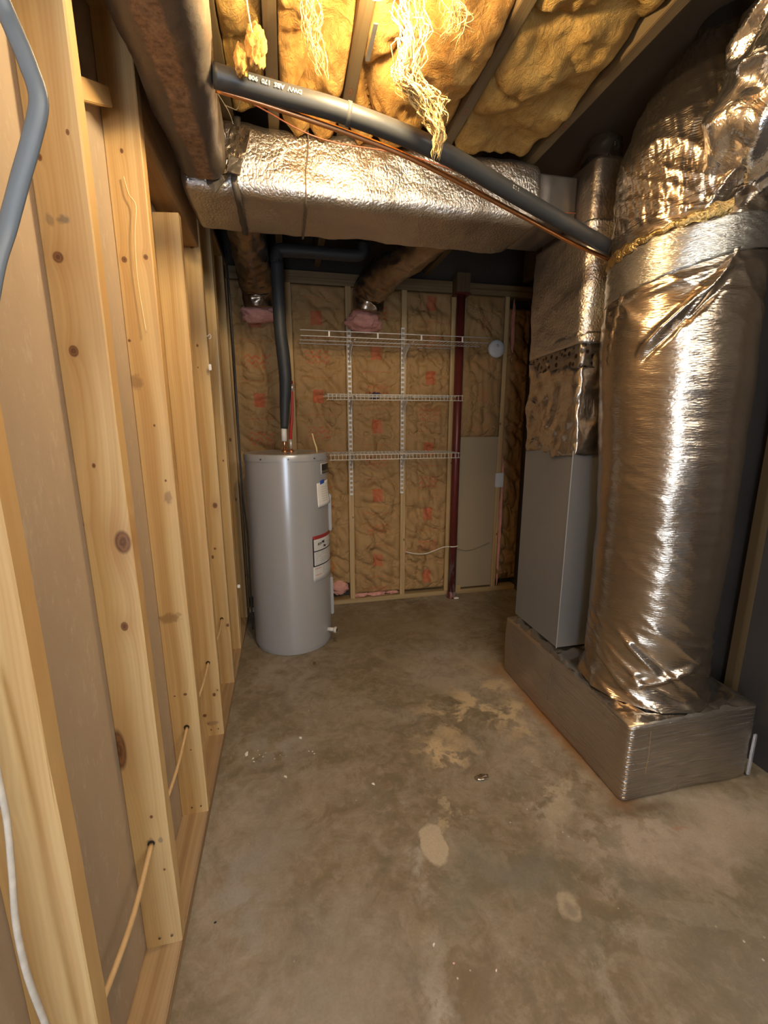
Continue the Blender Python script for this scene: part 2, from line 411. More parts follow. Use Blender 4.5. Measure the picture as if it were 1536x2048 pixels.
def kraft(name, x0=0.0, dark=None, seed=0, tone=1.0, prnt=1.0):
    t = NT(name); P = t.oc(); s_ = t.sep(P)
    n = t.noise(P, 5, 4, .6); f = t.noise(P, 60, 4, .6)
    col = t.mix(n, (.31 * tone, .172 * tone, .060 * tone), (.44 * tone, .272 * tone, .110 * tone))
    wv = t.noise(P, 9, 3, .6)
    X = t.math('MULTIPLY_ADD', wv, .02, t.math('ADD', s_[0], -x0 - .01)); Z = t.math('MULTIPLY_ADD', wv, .03, s_[2])
    def cell(off, hx, hz, per=.52, xo=0.0):
        q = t.math('PINGPONG', t.math('ADD', Z, off), per / 2)
        a = t.math('LESS_THAN', t.math('ABSOLUTE', t.math('ADD', X, -xo)), hx)
        b = t.math('LESS_THAN', q, hz)
        return t.math('MULTIPLY', a, b)
    red = (.50, .10, .04)
    fade = t.rng(n, .25, .55, .55, 1.0)
    sq = cell(.10 + seed, .038, .048)
    col = t.mix(t.math('MULTIPLY', t.math('MULTIPLY', sq, fade), .75 * prnt), col, red)
    # cursive looking rows of print
    lx = t.math('SINE', t.math('MULTIPLY', X, 130.0)); lz = t.math('SINE', t.math('MULTIPLY_ADD', Z, 170.0, t.math('MULTIPLY', lx, 1.6)))
    ink = t.math('MULTIPLY', t.rng(lz, -.1, .3), t.rng(t.noise(P, 75, 2, .5), .42, .5))
    sc = t.math('MULTIPLY', cell(.36 + seed, .085, .048), ink)
    col = t.mix(t.math('MULTIPLY', t.math('MULTIPLY', sc, fade), .8 * prnt), col, red)
    # thin ruled lines
    ru = cell(.23 + seed, .11, .004); ru2 = cell(.49 + seed, .10, .003)
    col = t.mix(t.math('MULTIPLY', t.math('MAXIMUM', ru, ru2), .35 * prnt), col, red)
    if dark:
        v = t.vm('SUBTRACT', P, (dark[0], 0, dark[1])); q = t.sep(v)
        d = t.vm('LENGTH', t.comb(t.math('MULTIPLY', q[0], 1 / .055), t.math('MULTIPLY', q[2], 1 / .03), 0.0))
        ink2 = t.rng(t.noise(P, 26, 2, .5), .46, .50)
        col = t.mix(t.math('MULTIPLY', t.rng(d, 1.0, .85), ink2), col, (.05, .03, .06))
    return t.fin(col, .74, 0.0, t.bump(t.math('MULTIPLY_ADD', f, .14, t.math('MULTIPLY_ADD', t.rng(t.vor(t.vm('ADD', t.vm('MULTIPLY', P, (1, 1, 1.6)), t.vm('SCALE', t.noise(P, 6, 3, .6, out='Color'), scale=.3)), 3.6, 'DISTANCE_TO_EDGE'), 0, .10), .8, n)), .42, .022))
def pink_mat():
    t = NT('pink_fibreglass'); P = t.oc(); n = t.noise(P, 22, 5, .7, .6); m = t.noise(P, 120, 3, .7)
    return t.fin(t.mix(n, (.66, .25, .19), (.90, .50, .40)), .95, 0.0, t.bump(t.math('ADD', n, m), .8, .012))
PINK = pink_mat()
def batt(x0, x1, z0, z1, mat, seed, depth=.035, y=YB, name='insulation_batt', parent=None, folds=1.0, top_in=0.0):
    """kraft faced batt: a closed puffy slab, its face creased"""
    cx = (x0 + x1) / 2; hw = (x1 - x0) / 2 - .001; nx, nz = 26, int((z1 - z0) / .014)
    V = []; F = []
    for i in range(nz + 1):
        z = (z1 - z0) * i / nz
        for j in range(nx + 1):
            u = -1 + 2 * j / nx; x = hw * u
            edge = max(0, 1 - abs(u) ** 4); e2 = min(1, min(i, nz - i) / 5)
            q = Vector((x + seed * 3.1, z, seed))
            fold = abs(mn.noise(Vector((x * 4 + seed, z * 6, seed * 2)))) * .050
            cre = (1 - abs(mn.noise(Vector((x * 5 + seed, z * 9 + x * 6 + 3, seed + 5))))) ** 6 * .046
            v_cre = (1 - abs(mn.noise(Vector((x * 16 + seed, z * 2.2, seed + 9))))) ** 6 * .022
            d = depth * edge ** .6 * (.55 + .45 * mn.noise(q * 3)) + folds * (fold - cre - v_cre) * edge
            d = min(max(d, -.045), .055) * (e2 if e2 < 1 else 1)
            V.append((x, .012 - d, z))
    for i in range(nz):
        for j in range(nx):
            a = i * (nx + 1) + j; F.append((a, a + 1, a + nx + 2, a + nx + 1))
    k = len(V); V += [(-hw, .075, 0), (hw, .075, 0), (hw, .075, z1 - z0), (-hw, .075, z1 - z0)]
    bl, br_, tr, tl = 0, nx, nz * (nx + 1) + nx, nz * (nx + 1)
    F += [(k, k + 3, k + 2, k + 1), tuple(range(bl, br_ + 1))[::-1] + (k, k + 1), tuple(range(tl, tr + 1)) + (k + 2, k + 3)]
    F += [tuple(i * (nx + 1) for i in range(nz + 1)) + (k + 3, k), tuple(i * (nx + 1) + nx for i in range(nz, -1, -1)) + (k + 1, k + 2)]
    return mk(name, V, F, mat, parent, True, loc=(cx, y, z0))
bays = [(-.338, .026, .12, 2.325, -.02, None, 0.0), (.065, .432, .17, 2.325, -.02, None, .02), (.472, .836, .075, 2.325, 0, (-.02, 1.53), .14),
        (.876, 1.215, .07, 2.325, .02, None, .30)]
for i, (a, b, z0, z1, xo, dk, sd) in enumerate(bays):
    batt(a, b, z0, z1, kraft('kraft_facing_%d' % i, xo, dk, sd), i * 1.7 + 1, parent=wb)
batt(1.300, 1.640, 1.30, 2.325, kraft('kraft_facing_wide', 0, None, .1, .86, 0.25), 11.3, .05, y=YB - .012, parent=wb, folds=.7)
batt(1.675, 1.86, .10, 2.25, kraft('kraft_facing_corner', 0, None, .2, .75, .2), 13.3, .05, parent=wb)
dp = MB().box((1.256, YB + .002, .055), (1.634, YB + .014, 1.30), .002)
o = dp.out('drywall_panel', plain('drywall_paper', (.36, .275, .165), .8, 0, .05, 7), wb)
MB().box((1.27, YB - .003, .02), (1.36, YB + .016, .075), .002).out('wood_block', wood('pine_block', [], .8, 41, 'x'), wb)
def tuft(name, c, r, mat, parent=None, seed=0, amp=.5, sub=4):
    bm = bmesh.new(); bmesh.ops.create_icosphere(bm, subdivisions=sub, radius=1)
    for v in bm.verts:
        n = v.co.normalized(); k = 1 + amp * fb(tuple(n + Vector((seed, 0, 0))), 1.6, 4) * .6 + .12 * mn.noise(n * 9 + Vector((seed, 1, 2)))
        v.co = Vector((n.x * r[0], n.y * r[1], n.z * r[2])) * k
    bm.verts.index_update()
    V = [v.co[:] for v in bm.verts]; F = [[v.index for v in f.verts] for f in bm.faces]; bm.free()
    return mk(name, V, F, mat, parent, True, loc=c)
# pink wool showing below, beside and between the kraft faces
for i, (c, r) in enumerate([((.34, YB + .03, .14), (.09, .035, .055)), ((.52, YB + .035, .058), (.06, .03, .022)), ((.65, YB + .035, .056), (.07, .03, .024)),
                            ((.78, YB + .035, .06), (.05, .03, .020)), ((.888, YB + .025, .36), (.010, .02, .14)), ((1.285, YB + .003, 1.70), (.013, .02, .36)), ((1.69, YB + .0, .60), (.012, .02, .5)), ((1.71, YB + .0, 2.1), (.012, .02, .2))]):
    tuft('pink_wool', c, r, PINK, wb, i * 3.3, .55)

# ------------------------------------------------------------------ right wall, rear wall
MR = plain('dark_grey_sheathing', (.055, .048, .044), .6, 0, .2, 5)
wr = MB().box((XR, YF, 0), (XR + .03, YBS, ZD)).out('wall_right', MR); tag(wr, kind='structure')
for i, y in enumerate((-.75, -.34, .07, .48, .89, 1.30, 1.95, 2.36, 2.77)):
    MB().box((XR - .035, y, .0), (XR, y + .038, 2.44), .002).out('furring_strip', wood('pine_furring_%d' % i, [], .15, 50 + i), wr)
MW = plain('brown_panelling', (.20, .13, .075), .7, 0, .15, 4)
wf = MB()
wf.box((XS - .03, YF - .03, 0), (-.40, YF, ZD)); wf.box((-.40, YF - .03, 0), (-.02, YF, .25)); wf.box((-.40, YF - .03, 1.95), (-.02, YF, ZD))
wf.box((-.02, YF - .03, 0), (.5, YF, ZD)); wf.box((.5, YF - .03, 2.05), (1.5, YF, ZD)); wf.box((1.5, YF - .03, 0), (XR + .03, YF, ZD))
o = wf.out('wall_near', MW); tag(o, kind='structure')
tp = NT('cool_glow_pane'); 
tp.fin((.8, .85, .9), .3, 0.0); tp.put(tp.p.inputs['Emission Color'], PANE_COL); tp.put(tp.p.inputs['Emission Strength'], PANE_STRENGTH)
w1 = MB().box((-.40, YF - .02, .25), (-.02, YF - .012, 1.95)).out('streak_pane', tp.m); tag(w1, kind='structure')  # unseen glowing pane added behind the camera for cool streaks on foil and tank
fr = MB()
for a, b in (((-.40, .25), (-.365, 1.95)), ((-.055, .25), (-.02, 1.95)), ((-.40, .25), (-.02, .285)), ((-.40, 1.915), (-.02, 1.95))):
    fr.box((a[0], YF - .012, a[1]), (b[0], YF + .006, b[1]), .003)
fr.out('pane_frame', plain('white_frame', (.7, .7, .68), .4), w1)

# ------------------------------------------------------------------ ceiling
cl = MB().box((XS - .03, YF - .03, ZD), (XR + .03, YBS + .03, ZD + .02)).out('ceiling', plain('subfloor_deck', (.16, .11, .06), .8, 0, .2, 6)); tag(cl, kind='structure')
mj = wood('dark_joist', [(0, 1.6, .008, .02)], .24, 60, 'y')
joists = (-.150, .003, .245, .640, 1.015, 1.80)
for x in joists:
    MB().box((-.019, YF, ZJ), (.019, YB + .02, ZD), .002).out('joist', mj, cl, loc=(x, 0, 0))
def wool_mat(name, a, b, tr=.0):
    t = NT(name); P = t.oc(); n = t.noise(P, 7, 6, .68, 1.3); m = t.noise(t.vm('MULTIPLY', P, (1, .5, 1)), 46, 5, .7, 1.6)
    col = t.mix(t.rng(n, .32, .68), a, b)
    col = t.mix(t.rng(m, .55, .75, 0, .35), col, tuple(min(1, x * 1.25) for x in b))
    return t.fin(col, .95, 0.0, t.bump(t.math('MULTIPLY_ADD', m, .5, n), .9, .02))
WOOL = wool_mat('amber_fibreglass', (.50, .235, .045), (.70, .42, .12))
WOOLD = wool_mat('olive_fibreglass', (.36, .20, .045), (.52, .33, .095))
def cbatt(x0, x1, y0, y1, mat, seed, sag, big):
    nx, ny = 40, int((y1 - y0) / .012); V = []; F = []; cx = (x0 + x1) / 2; hw = (x1 - x0) / 2 + .0
    for i in range(ny + 1):
        y = y0 + (y1 - y0) * i / ny
        for j in range(nx + 1):
            u = -1 + 2 * j / nx; x = hw * u * .985
            edge = max(0, 1 - abs(u) ** 5) ** .5
            q = Vector((x * 1.0 + seed, y, seed * 2))
            d = sag * edge + big * edge * fb(tuple(q), 3.2, 5) + .008 * edge * mn.noise(q * 30)
            d -= big * .9 * (1 - abs(mn.noise(q * 4 + Vector((3, 3, 3))))) ** 7
            V.append((x, y, -max(min(d, .085), -.04)))
    for i in range(ny):
        for j in range(nx):
            a = i * (nx + 1) + j; F.append((a, a + nx + 1, a + nx + 2, a + 1))
    k = len(V); V += [(-hw * .985, y0, .22), (hw * .985, y0, .22), (hw * .985, y1, .22), (-hw * .985, y1, .22)]
    t0 = ny * (nx + 1)
    F += [(k, k + 1, k + 2, k + 3), tuple(range(0, nx + 1)) + (k + 1, k), tuple(range(t0 + nx, t0 - 1, -1)) + (k + 3, k + 2)]
    F += [tuple(i * (nx + 1) for i in range(ny, -1, -1)) + (k, k + 3), tuple(i * (nx + 1) + nx for i in range(ny + 1)) + (k + 2, k + 1)]
    return mk('insulation_batt', V, F, mat, cl, True, loc=(cx, 0, ZJ + .012))
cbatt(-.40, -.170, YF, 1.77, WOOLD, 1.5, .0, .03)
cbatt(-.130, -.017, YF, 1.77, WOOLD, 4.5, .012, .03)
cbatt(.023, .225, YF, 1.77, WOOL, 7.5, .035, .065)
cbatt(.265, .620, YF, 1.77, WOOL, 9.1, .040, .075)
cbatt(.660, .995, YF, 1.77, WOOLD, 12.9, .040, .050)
ms = MB().box((.262, 1.30, 2.405), (.274, 1.42, 2.408), .001).out('metal_strap', plain('galvanised_strap', (.55, .55, .52), .35, .9), cl)

# ------------------------------------------------------------------ lamp
bx, by = .230, 1.100
lamp = empty('light_bulb', (bx, by, 2.44), 'bare glowing bulb in a porcelain holder under the ceiling joist', 'light bulb')
MB().lathe([(.052, 0), (.052, -.012), (.036, -.026), (.028, -.050), (.026, -.068)][::-1], 32).out('lamp_holder', plain('white_porcelain', (.75, .72, .66), .25), lamp, True)
te = NT('glowing_glass'); te.fin((1, .9, .8), .3, 0.0); te.put(te.p.inputs['Emission Color'], BULB_COL); te.put(te.p.inputs['Emission Strength'], BULB_STRENGTH)
MB().lathe([(.002, -.138), (.012, -.136), (.022, -.130), (.028, -.120), (.030, -.108), (.027, -.096), (.020, -.085), (.014, -.076), (.013, -.066)], 28).out('bulb', te.m, lamp, True)

# ------------------------------------------------------------------ foil ducts
F_SMOOTH = foil('foil_trunk_wrap', (.78, .73, .66), .30, (1.0, 1.0, .9), 48, .55, .006, .3)
F_SIDE = foil('foil_branch_wrap', (.52, .44, .37), .36, (1, 1, 1), 30, .35, .005, .3)
F_COL = foil('foil_column_wrap', (.54, .45, .35), .22, (1, 1, 5), 20, .30, .004, .35)
F_BOX = foil('foil_base_wrap', (.62, .57, .51), .30, (.22, .22, 3.2), 24, .8, .007, .06)
F_FLEX = foil('foil_flex_wrap', (.84, .80, .76), .13, (1, 1, 1), 11, .5, .012, .12)
F_TAPE = foil('foil_tape', (.70, .68, .62), .26, (1, 1, 5), 40, .4, .004, .3)
F_CRUM = foil('crumpled_foil', (.66, .60, .52), .19, (1, 1, 1.3), 9, .38, .012, .05)

def rrect(w, h, r, n):
    """points of a rounded rectangle, n per side, ccw from bottom-left"""
    pts = []
    cs = [(-w / 2 + r, -h / 2 + r, PI), (w / 2 - r, -h / 2 + r, 1.5 * PI), (w / 2 - r, h / 2 - r, 0), (-w / 2 + r, h / 2 - r, .5 * PI)]
    m = 7
    for k, (cx, cy, a0) in enumerate(cs):
        for i in range(m): a = a0 + (PI / 2) * i / (m - 1); pts.append((cx + r * math.cos(a), cy + r * math.sin(a)))
        nx_, ny_, a1 = cs[(k + 1) % 4]
        e0 = pts[-1]; e1 = (nx_ + r * math.cos(a1), ny_ + r * math.sin(a1))
        for i in range(1, n): pts.append((e0[0] + (e1[0] - e0[0]) * i / n, e0[1] + (e1[1] - e0[1]) * i / n))
    return pts
def duct(name, mat, parent, p0, p1, w, h, r, amp, seed, side=14, step=.014, end=(.0, .0), sc=6.0):
    """wrapped rectangular duct from p0 to p1, rounded section and softly dented skin"""
    p0 = Vector(p0); p1 = Vector(p1); ax = (p1 - p0); L = ax.length; ax.normalize()
    if abs(ax.z) > .9: a1 = Vector((1, 0, 0)); a2 = Vector((0, 1, 0))
    else: a1 = Vector((0, 0, 1)).cross(ax).normalized(); a2 = Vector((0, 0, 1))
    pr = rrect(w, h, r, side); n = len(pr); m = max(3, int(L / step)); V = []; F = []
    for i in range(m + 1):
        s = L * i / m
        for (u, v) in pr:
            q = p0 + ax * s + a1 * u + a2 * v
            k = 1.0
            if end[0] and s < end[0]: k = math.sqrt(max(.02, 1 - ((end[0] - s) / end[0]) ** 2)) * .55 + .45
            if end[1] and s > L - end[1]: k = math.sqrt(max(.02, 1 - ((s - L + end[1]) / end[1]) ** 2)) * .55 + .45
            nn = (a1 * u / w + a2 * v / h).normalized()
            d = amp * fb(tuple(q + Vector((seed, 0, 0))), sc, 4)
            V.append(p0 + ax * s + (a1 * u + a2 * v) * k + nn * d)
    for i in range(m):
        for j in range(n): F.append((i * n + j, i * n + (j + 1) % n, (i + 1) * n + (j + 1) % n, (i + 1) * n + j))
    F.append(tuple(range(n))[::-1]); F.append(tuple(range(m * n, m * n + n)))
    return mk(name, V, F, mat, parent, True)

def side_mat():
    # old foil skin: a long worn strip where the fibrous brown backing shows
    t = NT('worn_duct_skin'); P = t.oc(); q = t.sep(P)
    n = t.noise(P, 7, 5, .65); f = t.noise(P, 55, 5, .7)
    x = t.math('MULTIPLY_ADD', n, .05, t.math('ADD', q[0], .190))
    m = t.math('MULTIPLY', t.rng(x, -.046, -.036), t.rng(x, .020, .008))
    m = t.math('MULTIPLY', m, t.rng(q[2], 2.30, 2.27))
    foil_edge = t.rng(x, .055, .085)  # bright foil edge; the dark skin beside it includes painted shade on the left
    skin = t.mix(foil_edge, (.13, .105, .085), (.66, .58, .48))
    col = t.mix(m, skin, t.mix(t.rng(f, .35, .65), (.15, .085, .045), (.36, .215, .11)))
    met = t.math('MULTIPLY', t.math('SUBTRACT', 1.0, m), t.math('MULTIPLY_ADD', foil_edge, .5, .45))
    return t.fin(col, t.math('MULTIPLY_ADD', m, .4, .42), met, t.bump(t.math('MULTIPLY_ADD', t.noise(P, 30, 4, .6), .8, f), .3, .005))
t1 = empty('trunk_duct', (-.22, .3, 2.2), 'dark foil-faced trunk duct running overhead along the stud wall', 'duct')
o = duct('duct_wrap', side_mat(), t1, (-.214, YF + .15, 2.318), (-.216, 1.765, 2.315), .205, .225, .060, .009, 1.0, 10, end=(0, .06))
for v in o.data.vertices:      # the duct narrows toward the elbow
    if v.co.y > 1.05: v.co.x = -.318 + (v.co.x + .318) * (1 - .225 * min(1, (v.co.y - 1.05) / .55))
t2 = empty('trunk_duct', (.4, 1.95, 2.2), 'wide silver foil-wrapped trunk duct crossing overhead from wall to furnace', 'duct')
duct('duct_wrap', F_SMOOTH, t2, (-.328, 1.955, 2.318), (1.075, 1.955, 2.318), .350, .235, .045, .011, 5.0, 16, end=(.03, .05), sc=5)
duct('duct_collar', plain('dull_galvanised', (.28, .25, .22), .4, .8), t2, (1.05, 1.955, 2.315), (1.222, 1.955, 2.315), .30, .18, .012, .001, 3.0, 4, .05)
# dark strap round the wide duct and the narrow seam
def strap(x, wd, mat, nm, d=.006):
    pr = rrect(.350 + 2 * d, .235 + 2 * d, .05, 12); V = []; F = []; n = len(pr)
    for i in range(3):
        for (u, v) in pr:
            k = .012 * fb((x * 3, u * 3, v * 3), 5, 2)
            V.append((x + (i - 1) * wd / 2 + k * .4 + .01 * math.sin(v * 20), 1.955 - u * (1 + .00), 2.318 + v + .002 * (i == 1) * (-1 if v < 0 else 1)))
    for i in range(2):
        for j in range(n): F.append((i * n + j, i * n + (j + 1) % n, (i + 1) * n + (j + 1) % n, (i + 1) * n + j))
    o = mk(nm, V, F, mat, t2, True); s_ = o.modifiers.new('s', 'SOLIDIFY'); s_.thickness = .003
    return o
strap(-.128, .022, plain('dark_tape', (.12, .105, .085), .5, .4), 'strap', .010)
strap(.112, .004, plain('seam_dark', (.25, .20, .15), .5, .5), 'seam', .008)
# torn foil tape patches at the elbow of the two ducts
TAPE_D = plain('grey_tape', (.23, .21, .18), .35, .7, .2, 20)
def flap(name, pts, mat, parent, th=.003, seed=0):
    c = sum((Vector(p) for p in pts), Vector()) / len(pts)
    V = [c] + [Vector(p) for p in pts]
    F = [(0, i, i % len(pts) + 1) for i in range(1, len(pts) + 1)]
    o = mk(name, V, F, mat, parent)
    sb = o.modifiers.new('b', 'SUBSURF'); sb.subdivision_type = 'SIMPLE'; sb.levels = sb.render_levels = 3
    s_ = o.modifiers.new('s', 'SOLIDIFY'); s_.thickness = th
    tx = bpy.data.textures.new(name, 'CLOUDS'); tx.noise_scale = .04; dm = o.modifiers.new('d', 'DISPLACE'); dm.texture = tx; dm.strength = .012; dm.mid_level = .5
    return o
flap('tape_flap', [(-.130, 1.765, 2.40), (-.075, 1.755, 2.385), (-.095, 1.750, 2.31), (-.135, 1.755, 2.26), (-.175, 1.760, 2.22), (-.165, 1.765, 2.33)], F_CRUM, t2, seed=1)
flap('tape_flap', [(-.150, 1.748, 2.30), (-.105, 1.742, 2.285), (-.120, 1.735, 2.235), (-.160, 1.740, 2.245)], TAPE_D, t2)
flap('tape_flap', [(-.235, 1.750, 2.235), (-.185, 1.735, 2.250), (-.165, 1.730, 2.215), (-.200, 1.735, 2.175), (-.225, 1.745, 2.200)], TAPE_D, t2)

# base plenum box
bp = empty('base_plenum', (1.46, 1.6, 0), 'low foil-wrapped plenum box on the floor under the column duct', 'duct')
pb = duct('foil_wrap', F_BOX, bp, (1.465, 1.61, .004), (1.465, 1.61, .322), .590, .935, .022, .006, 9, 22, .012, sc=3.5)
V = []; F = []; nx, ny = 50, 70
for i in range(ny + 1):
    for j in range(nx + 1):
        x = 1.172 + .586 * j / nx; y = 1.145 + .93 * i / ny
        e = min(1, min(j, nx - j, i, ny - i) / 3)
        V.append((x, y, .318 + e * (.008 + .008 * fb((x, y, 3), 14, 4) + .008 * (1 - abs(mn.noise(Vector((x * 12, y * 12, 1))))) ** 5)))
for i in range(ny):
    for j in range(nx): a = i * (nx + 1) + j; F.append((a, a + 1, a + nx + 2, a + nx + 1))
o = mk('top_foil', V, F, F_CRUM, bp, True)
# stapled corner seam
sb = MB()
for i in range(15):
    z = .02 + i * .0205
    sb.tube([(1.1725, 1.146, z), (1.1715, 1.1415, z + .003), (1.178, 1.1395, z + .006)], .0034, 6)
sb.out('corner_seam', plain('bright_foil_edge', (.9, .88, .84), .2, 1.0), bp)
MB().box((1.750, 1.132, .01), (1.766, 1.142, .20), .004).out('metal_edge', plain('blue_white_metal', (.75, .78, .85), .25, .8), bp)
MB().tube([(1.166, 1.62, .30), (1.163, 1.625, .2), (1.164, 1.63, .1)], .0012, 5).out('seam', TAPE_D, bp)
MB().tube([(1.25, 1.134, .30), (1.252, 1.132, .2), (1.25, 1.134, .12)], .0012, 5).out('seam', plain('gold_seam', (.7, .55, .35), .3, .9), bp)

# big column duct
def column():
    c = empty('column_duct', (1.455, 1.405, .33), 'big round duct column wrapped in shiny wrinkled foil, on the base box', 'duct')
    segs = 220; prof = [(.33, .245), (.36, .230), (.42, .223), (.60, .224), (.9, .230), (1.3, .237), (1.62, .245), (1.75, .243), (1.83, .236), (1.95, .235), (2.1, .235), (2.27, .232), (2.34, .226), (2.42, .211), (2.48, .192), (2.54, .163), (2.60, .125), (2.64, .09)]
    def R(z):
        for (a, ra), (b, rb) in zip(prof, prof[1:]):
            if a <= z <= b: u = (z - a) / (b - a); return ra + (rb - ra) * u
        return prof[-1][1]
    cam_az = math.atan2(-1.405, -1.455)
    ridges = [  # (u0,z0,u1,z1,width,height): u = angle from the camera direction (radians)
        (-.35, 1.66, .55, 1.88, .016, .020), (-.30, 1.63, .50, 1.82, .012, -.016), (.05, 1.70, .60, 1.92, .010, .014),
        (-.95, 1.62, -.78, 1.86, .02, .014), (-.9, 1.80, .9, 1.90, .012, .008), (-.9, 1.86, .9, 2.02, .012, -.006),
        (-.5, .62, .2, .50, .016, .012), (-.1, .56, .6, .44, .014, -.012), (-.8, .55, .3, .40, .012, .010), (-.1, .40, .9, .52, .016, .016), (0, .43, .7, .36, .012, -.014), (-.9, .50, -.1, .38, .01, .008),
        (.3, 2.02, .9, 2.16, .03, -.035), (.2, 2.06, .8, 2.28, .02, .020), (.4, 2.2, .9, 2.34, .03, -.03)]
    nz = 330; V = []; F = []
    for i in range(nz + 1):
        z = .33 + (2.64 - .33) * i / nz
        cx = 1.448 - .035 * max(0, min(1, (z - 1.0) / .7)); cy = 1.405 + .012 * max(0, min(1, (z - 1.3) / .5))
        if z > 2.3: cx += .16 * (z - 2.3)
        for j in range(segs):
            a = 2 * PI * j / segs; u = (a - cam_az + PI) % (2 * PI) - PI
            q = Vector((math.cos(a) * .25, math.sin(a) * .25, z))
            d = .006 * fb(tuple(q), 3.2, 2) + .0016 * fb((q.x * 2, q.y * 2, q.z * 22), 1.4, 3)
            amp = .15 + .85 * max(0, min(1, (.72 - z) / .15)) + .45 * max(0, min(1, (z - 1.62) / .15))
            d += amp * .011 * ((1 - abs(mn.noise(Vector((q.x * 5, q.y * 5, q.z * 14 + u * 1.5))))) ** 5 - .25)
            if z > 2.05: d += .007 * ((1 - abs(mn.noise(Vector((u * 2.2 - z * 3, z * 11 + u * 9, 4))))) ** 5)
            for (u0, z0, u1, z1, wd, hh) in ridges:
                if u0 - .15 < u < u1 + .15:
                    k = (u - u0) / (u1 - u0); zz = z0 + (z1 - z0) * k
                    if abs(z - zz) < wd * 3:
                        d += hh * math.exp(-((z - zz) / wd) ** 2) * max(0, math.sin(PI * min(1, max(0, (k + .1) / 1.2)))) ** .6
            r = R(z) + d
            V.append((cx + r * math.cos(a) - 1.455, cy + r * math.sin(a) - 1.405, z - .33))
    for i in range(nz):
        for j in range(segs): F.append((i * segs + j, i * segs + (j + 1) % segs, (i + 1) * segs + (j + 1) % segs, (i + 1) * segs + j))
    F.append(tuple(range(nz * segs, nz * segs + segs)))
    mk('foil_wrap', V, F, F_COL, c, True)
    # wide tape band, tilted
    V = []; F = []; n = 160
    for i in range(15):
        for j in range(n):
            a = 2 * PI * j / n; u = (a - cam_az + PI) % (2 * PI) - PI
            w = i / 14; zc = 1.955 + .045 * math.sin(u) - .010 * math.cos(u)
            z = zc + (w - .5) * (.125 - .03 * math.sin(u)); r = .243 + .004 * math.sin(w * PI) + .003 * fb((math.cos(a) * .8, math.sin(a) * .8, z * 9), 2.2, 3) + .0022 * math.sin((z + .06 * u) * 240 + 3 * mn.noise(Vector((u * 2, z * 9, 0))))
            V.append((1.415 + r * math.cos(a) - 1.455, 1.415 + r * math.sin(a) - 1.405, z - .33))
    for i in range(14):
        for j in range(n): F.append((i * n + j, i * n + (j + 1) % n, (i + 1) * n + (j + 1) % n, (i + 1) * n + j))
    o = mk('tape_band', V, F, F_TAPE, c, True); s_ = o.modifiers.new('s', 'SOLIDIFY'); s_.thickness = .003; o['label'] = 'dull silver tape band round the column'
    # yellowish exposed insulation edge above the band
    V = []; F = []; n = 60
    for i in range(7):
        for j in range(n + 1):
            u = -1.45 + 1.9 * j / n; w = i / 6
            r = .246 + .007 * math.sin(w * PI) + .005 * fb((u * 3, w, 2), 3, 3)
            z = 2.022 + .045 * math.sin(u) + (w - .5) * (.030 + .012 * math.sin(u * 5)) + .004 * math.sin(u * 30)
            V.append((1.415 + r * math.cos(cam_az + u) - 1.455, 1.415 + r * math.sin(cam_az + u) - 1.405, z - .33))
    for i in range(6):
        for j in range(n): a = i * (n + 1) + j; F.append((a, a + 1, a + n + 2, a + n + 1))
    mk('insulation_edge', V, F, foil('gold_foil_edge', (.62, .44, .18), .32, (1, 1, 1), 50, .8, .006), c, True)
    MB().lathe([(.078, 2.36), (.078, 2.31), (.092, 2.305), (.092, 2.275)][::-1], 40, (.012, .012, .0)).out('collar', foil('collar_metal', (.42, .40, .38), .35, (1, 1, 1), 20, .15, .004), c, True)
    # thin wire tied round it
    pts = [(1.415 + .250 * math.cos(cam_az + u) - 1.455, 1.41 + .250 * math.sin(cam_az + u) - 1.405, 2.085 + .05 * math.sin(u) - .33) for u in [-1.6 + .1 * k for k in range(30)]]
    MB().tube(pts, .0012, 5).out('tie_wire', plain('dark_wire', (.08, .05, .04), .4, .4), c, True)
    return c
colduct = column()
# torn dark crumpled patch on the shoulder
flap('torn_patch', [(-.055, -.252, 1.84), (.02, -.262, 1.90), (.05, -.252, 1.99), (0, -.22, 2.05), (-.06, -.225, 1.98), (-.08, -.24, 1.90)], TAPE_D, colduct)

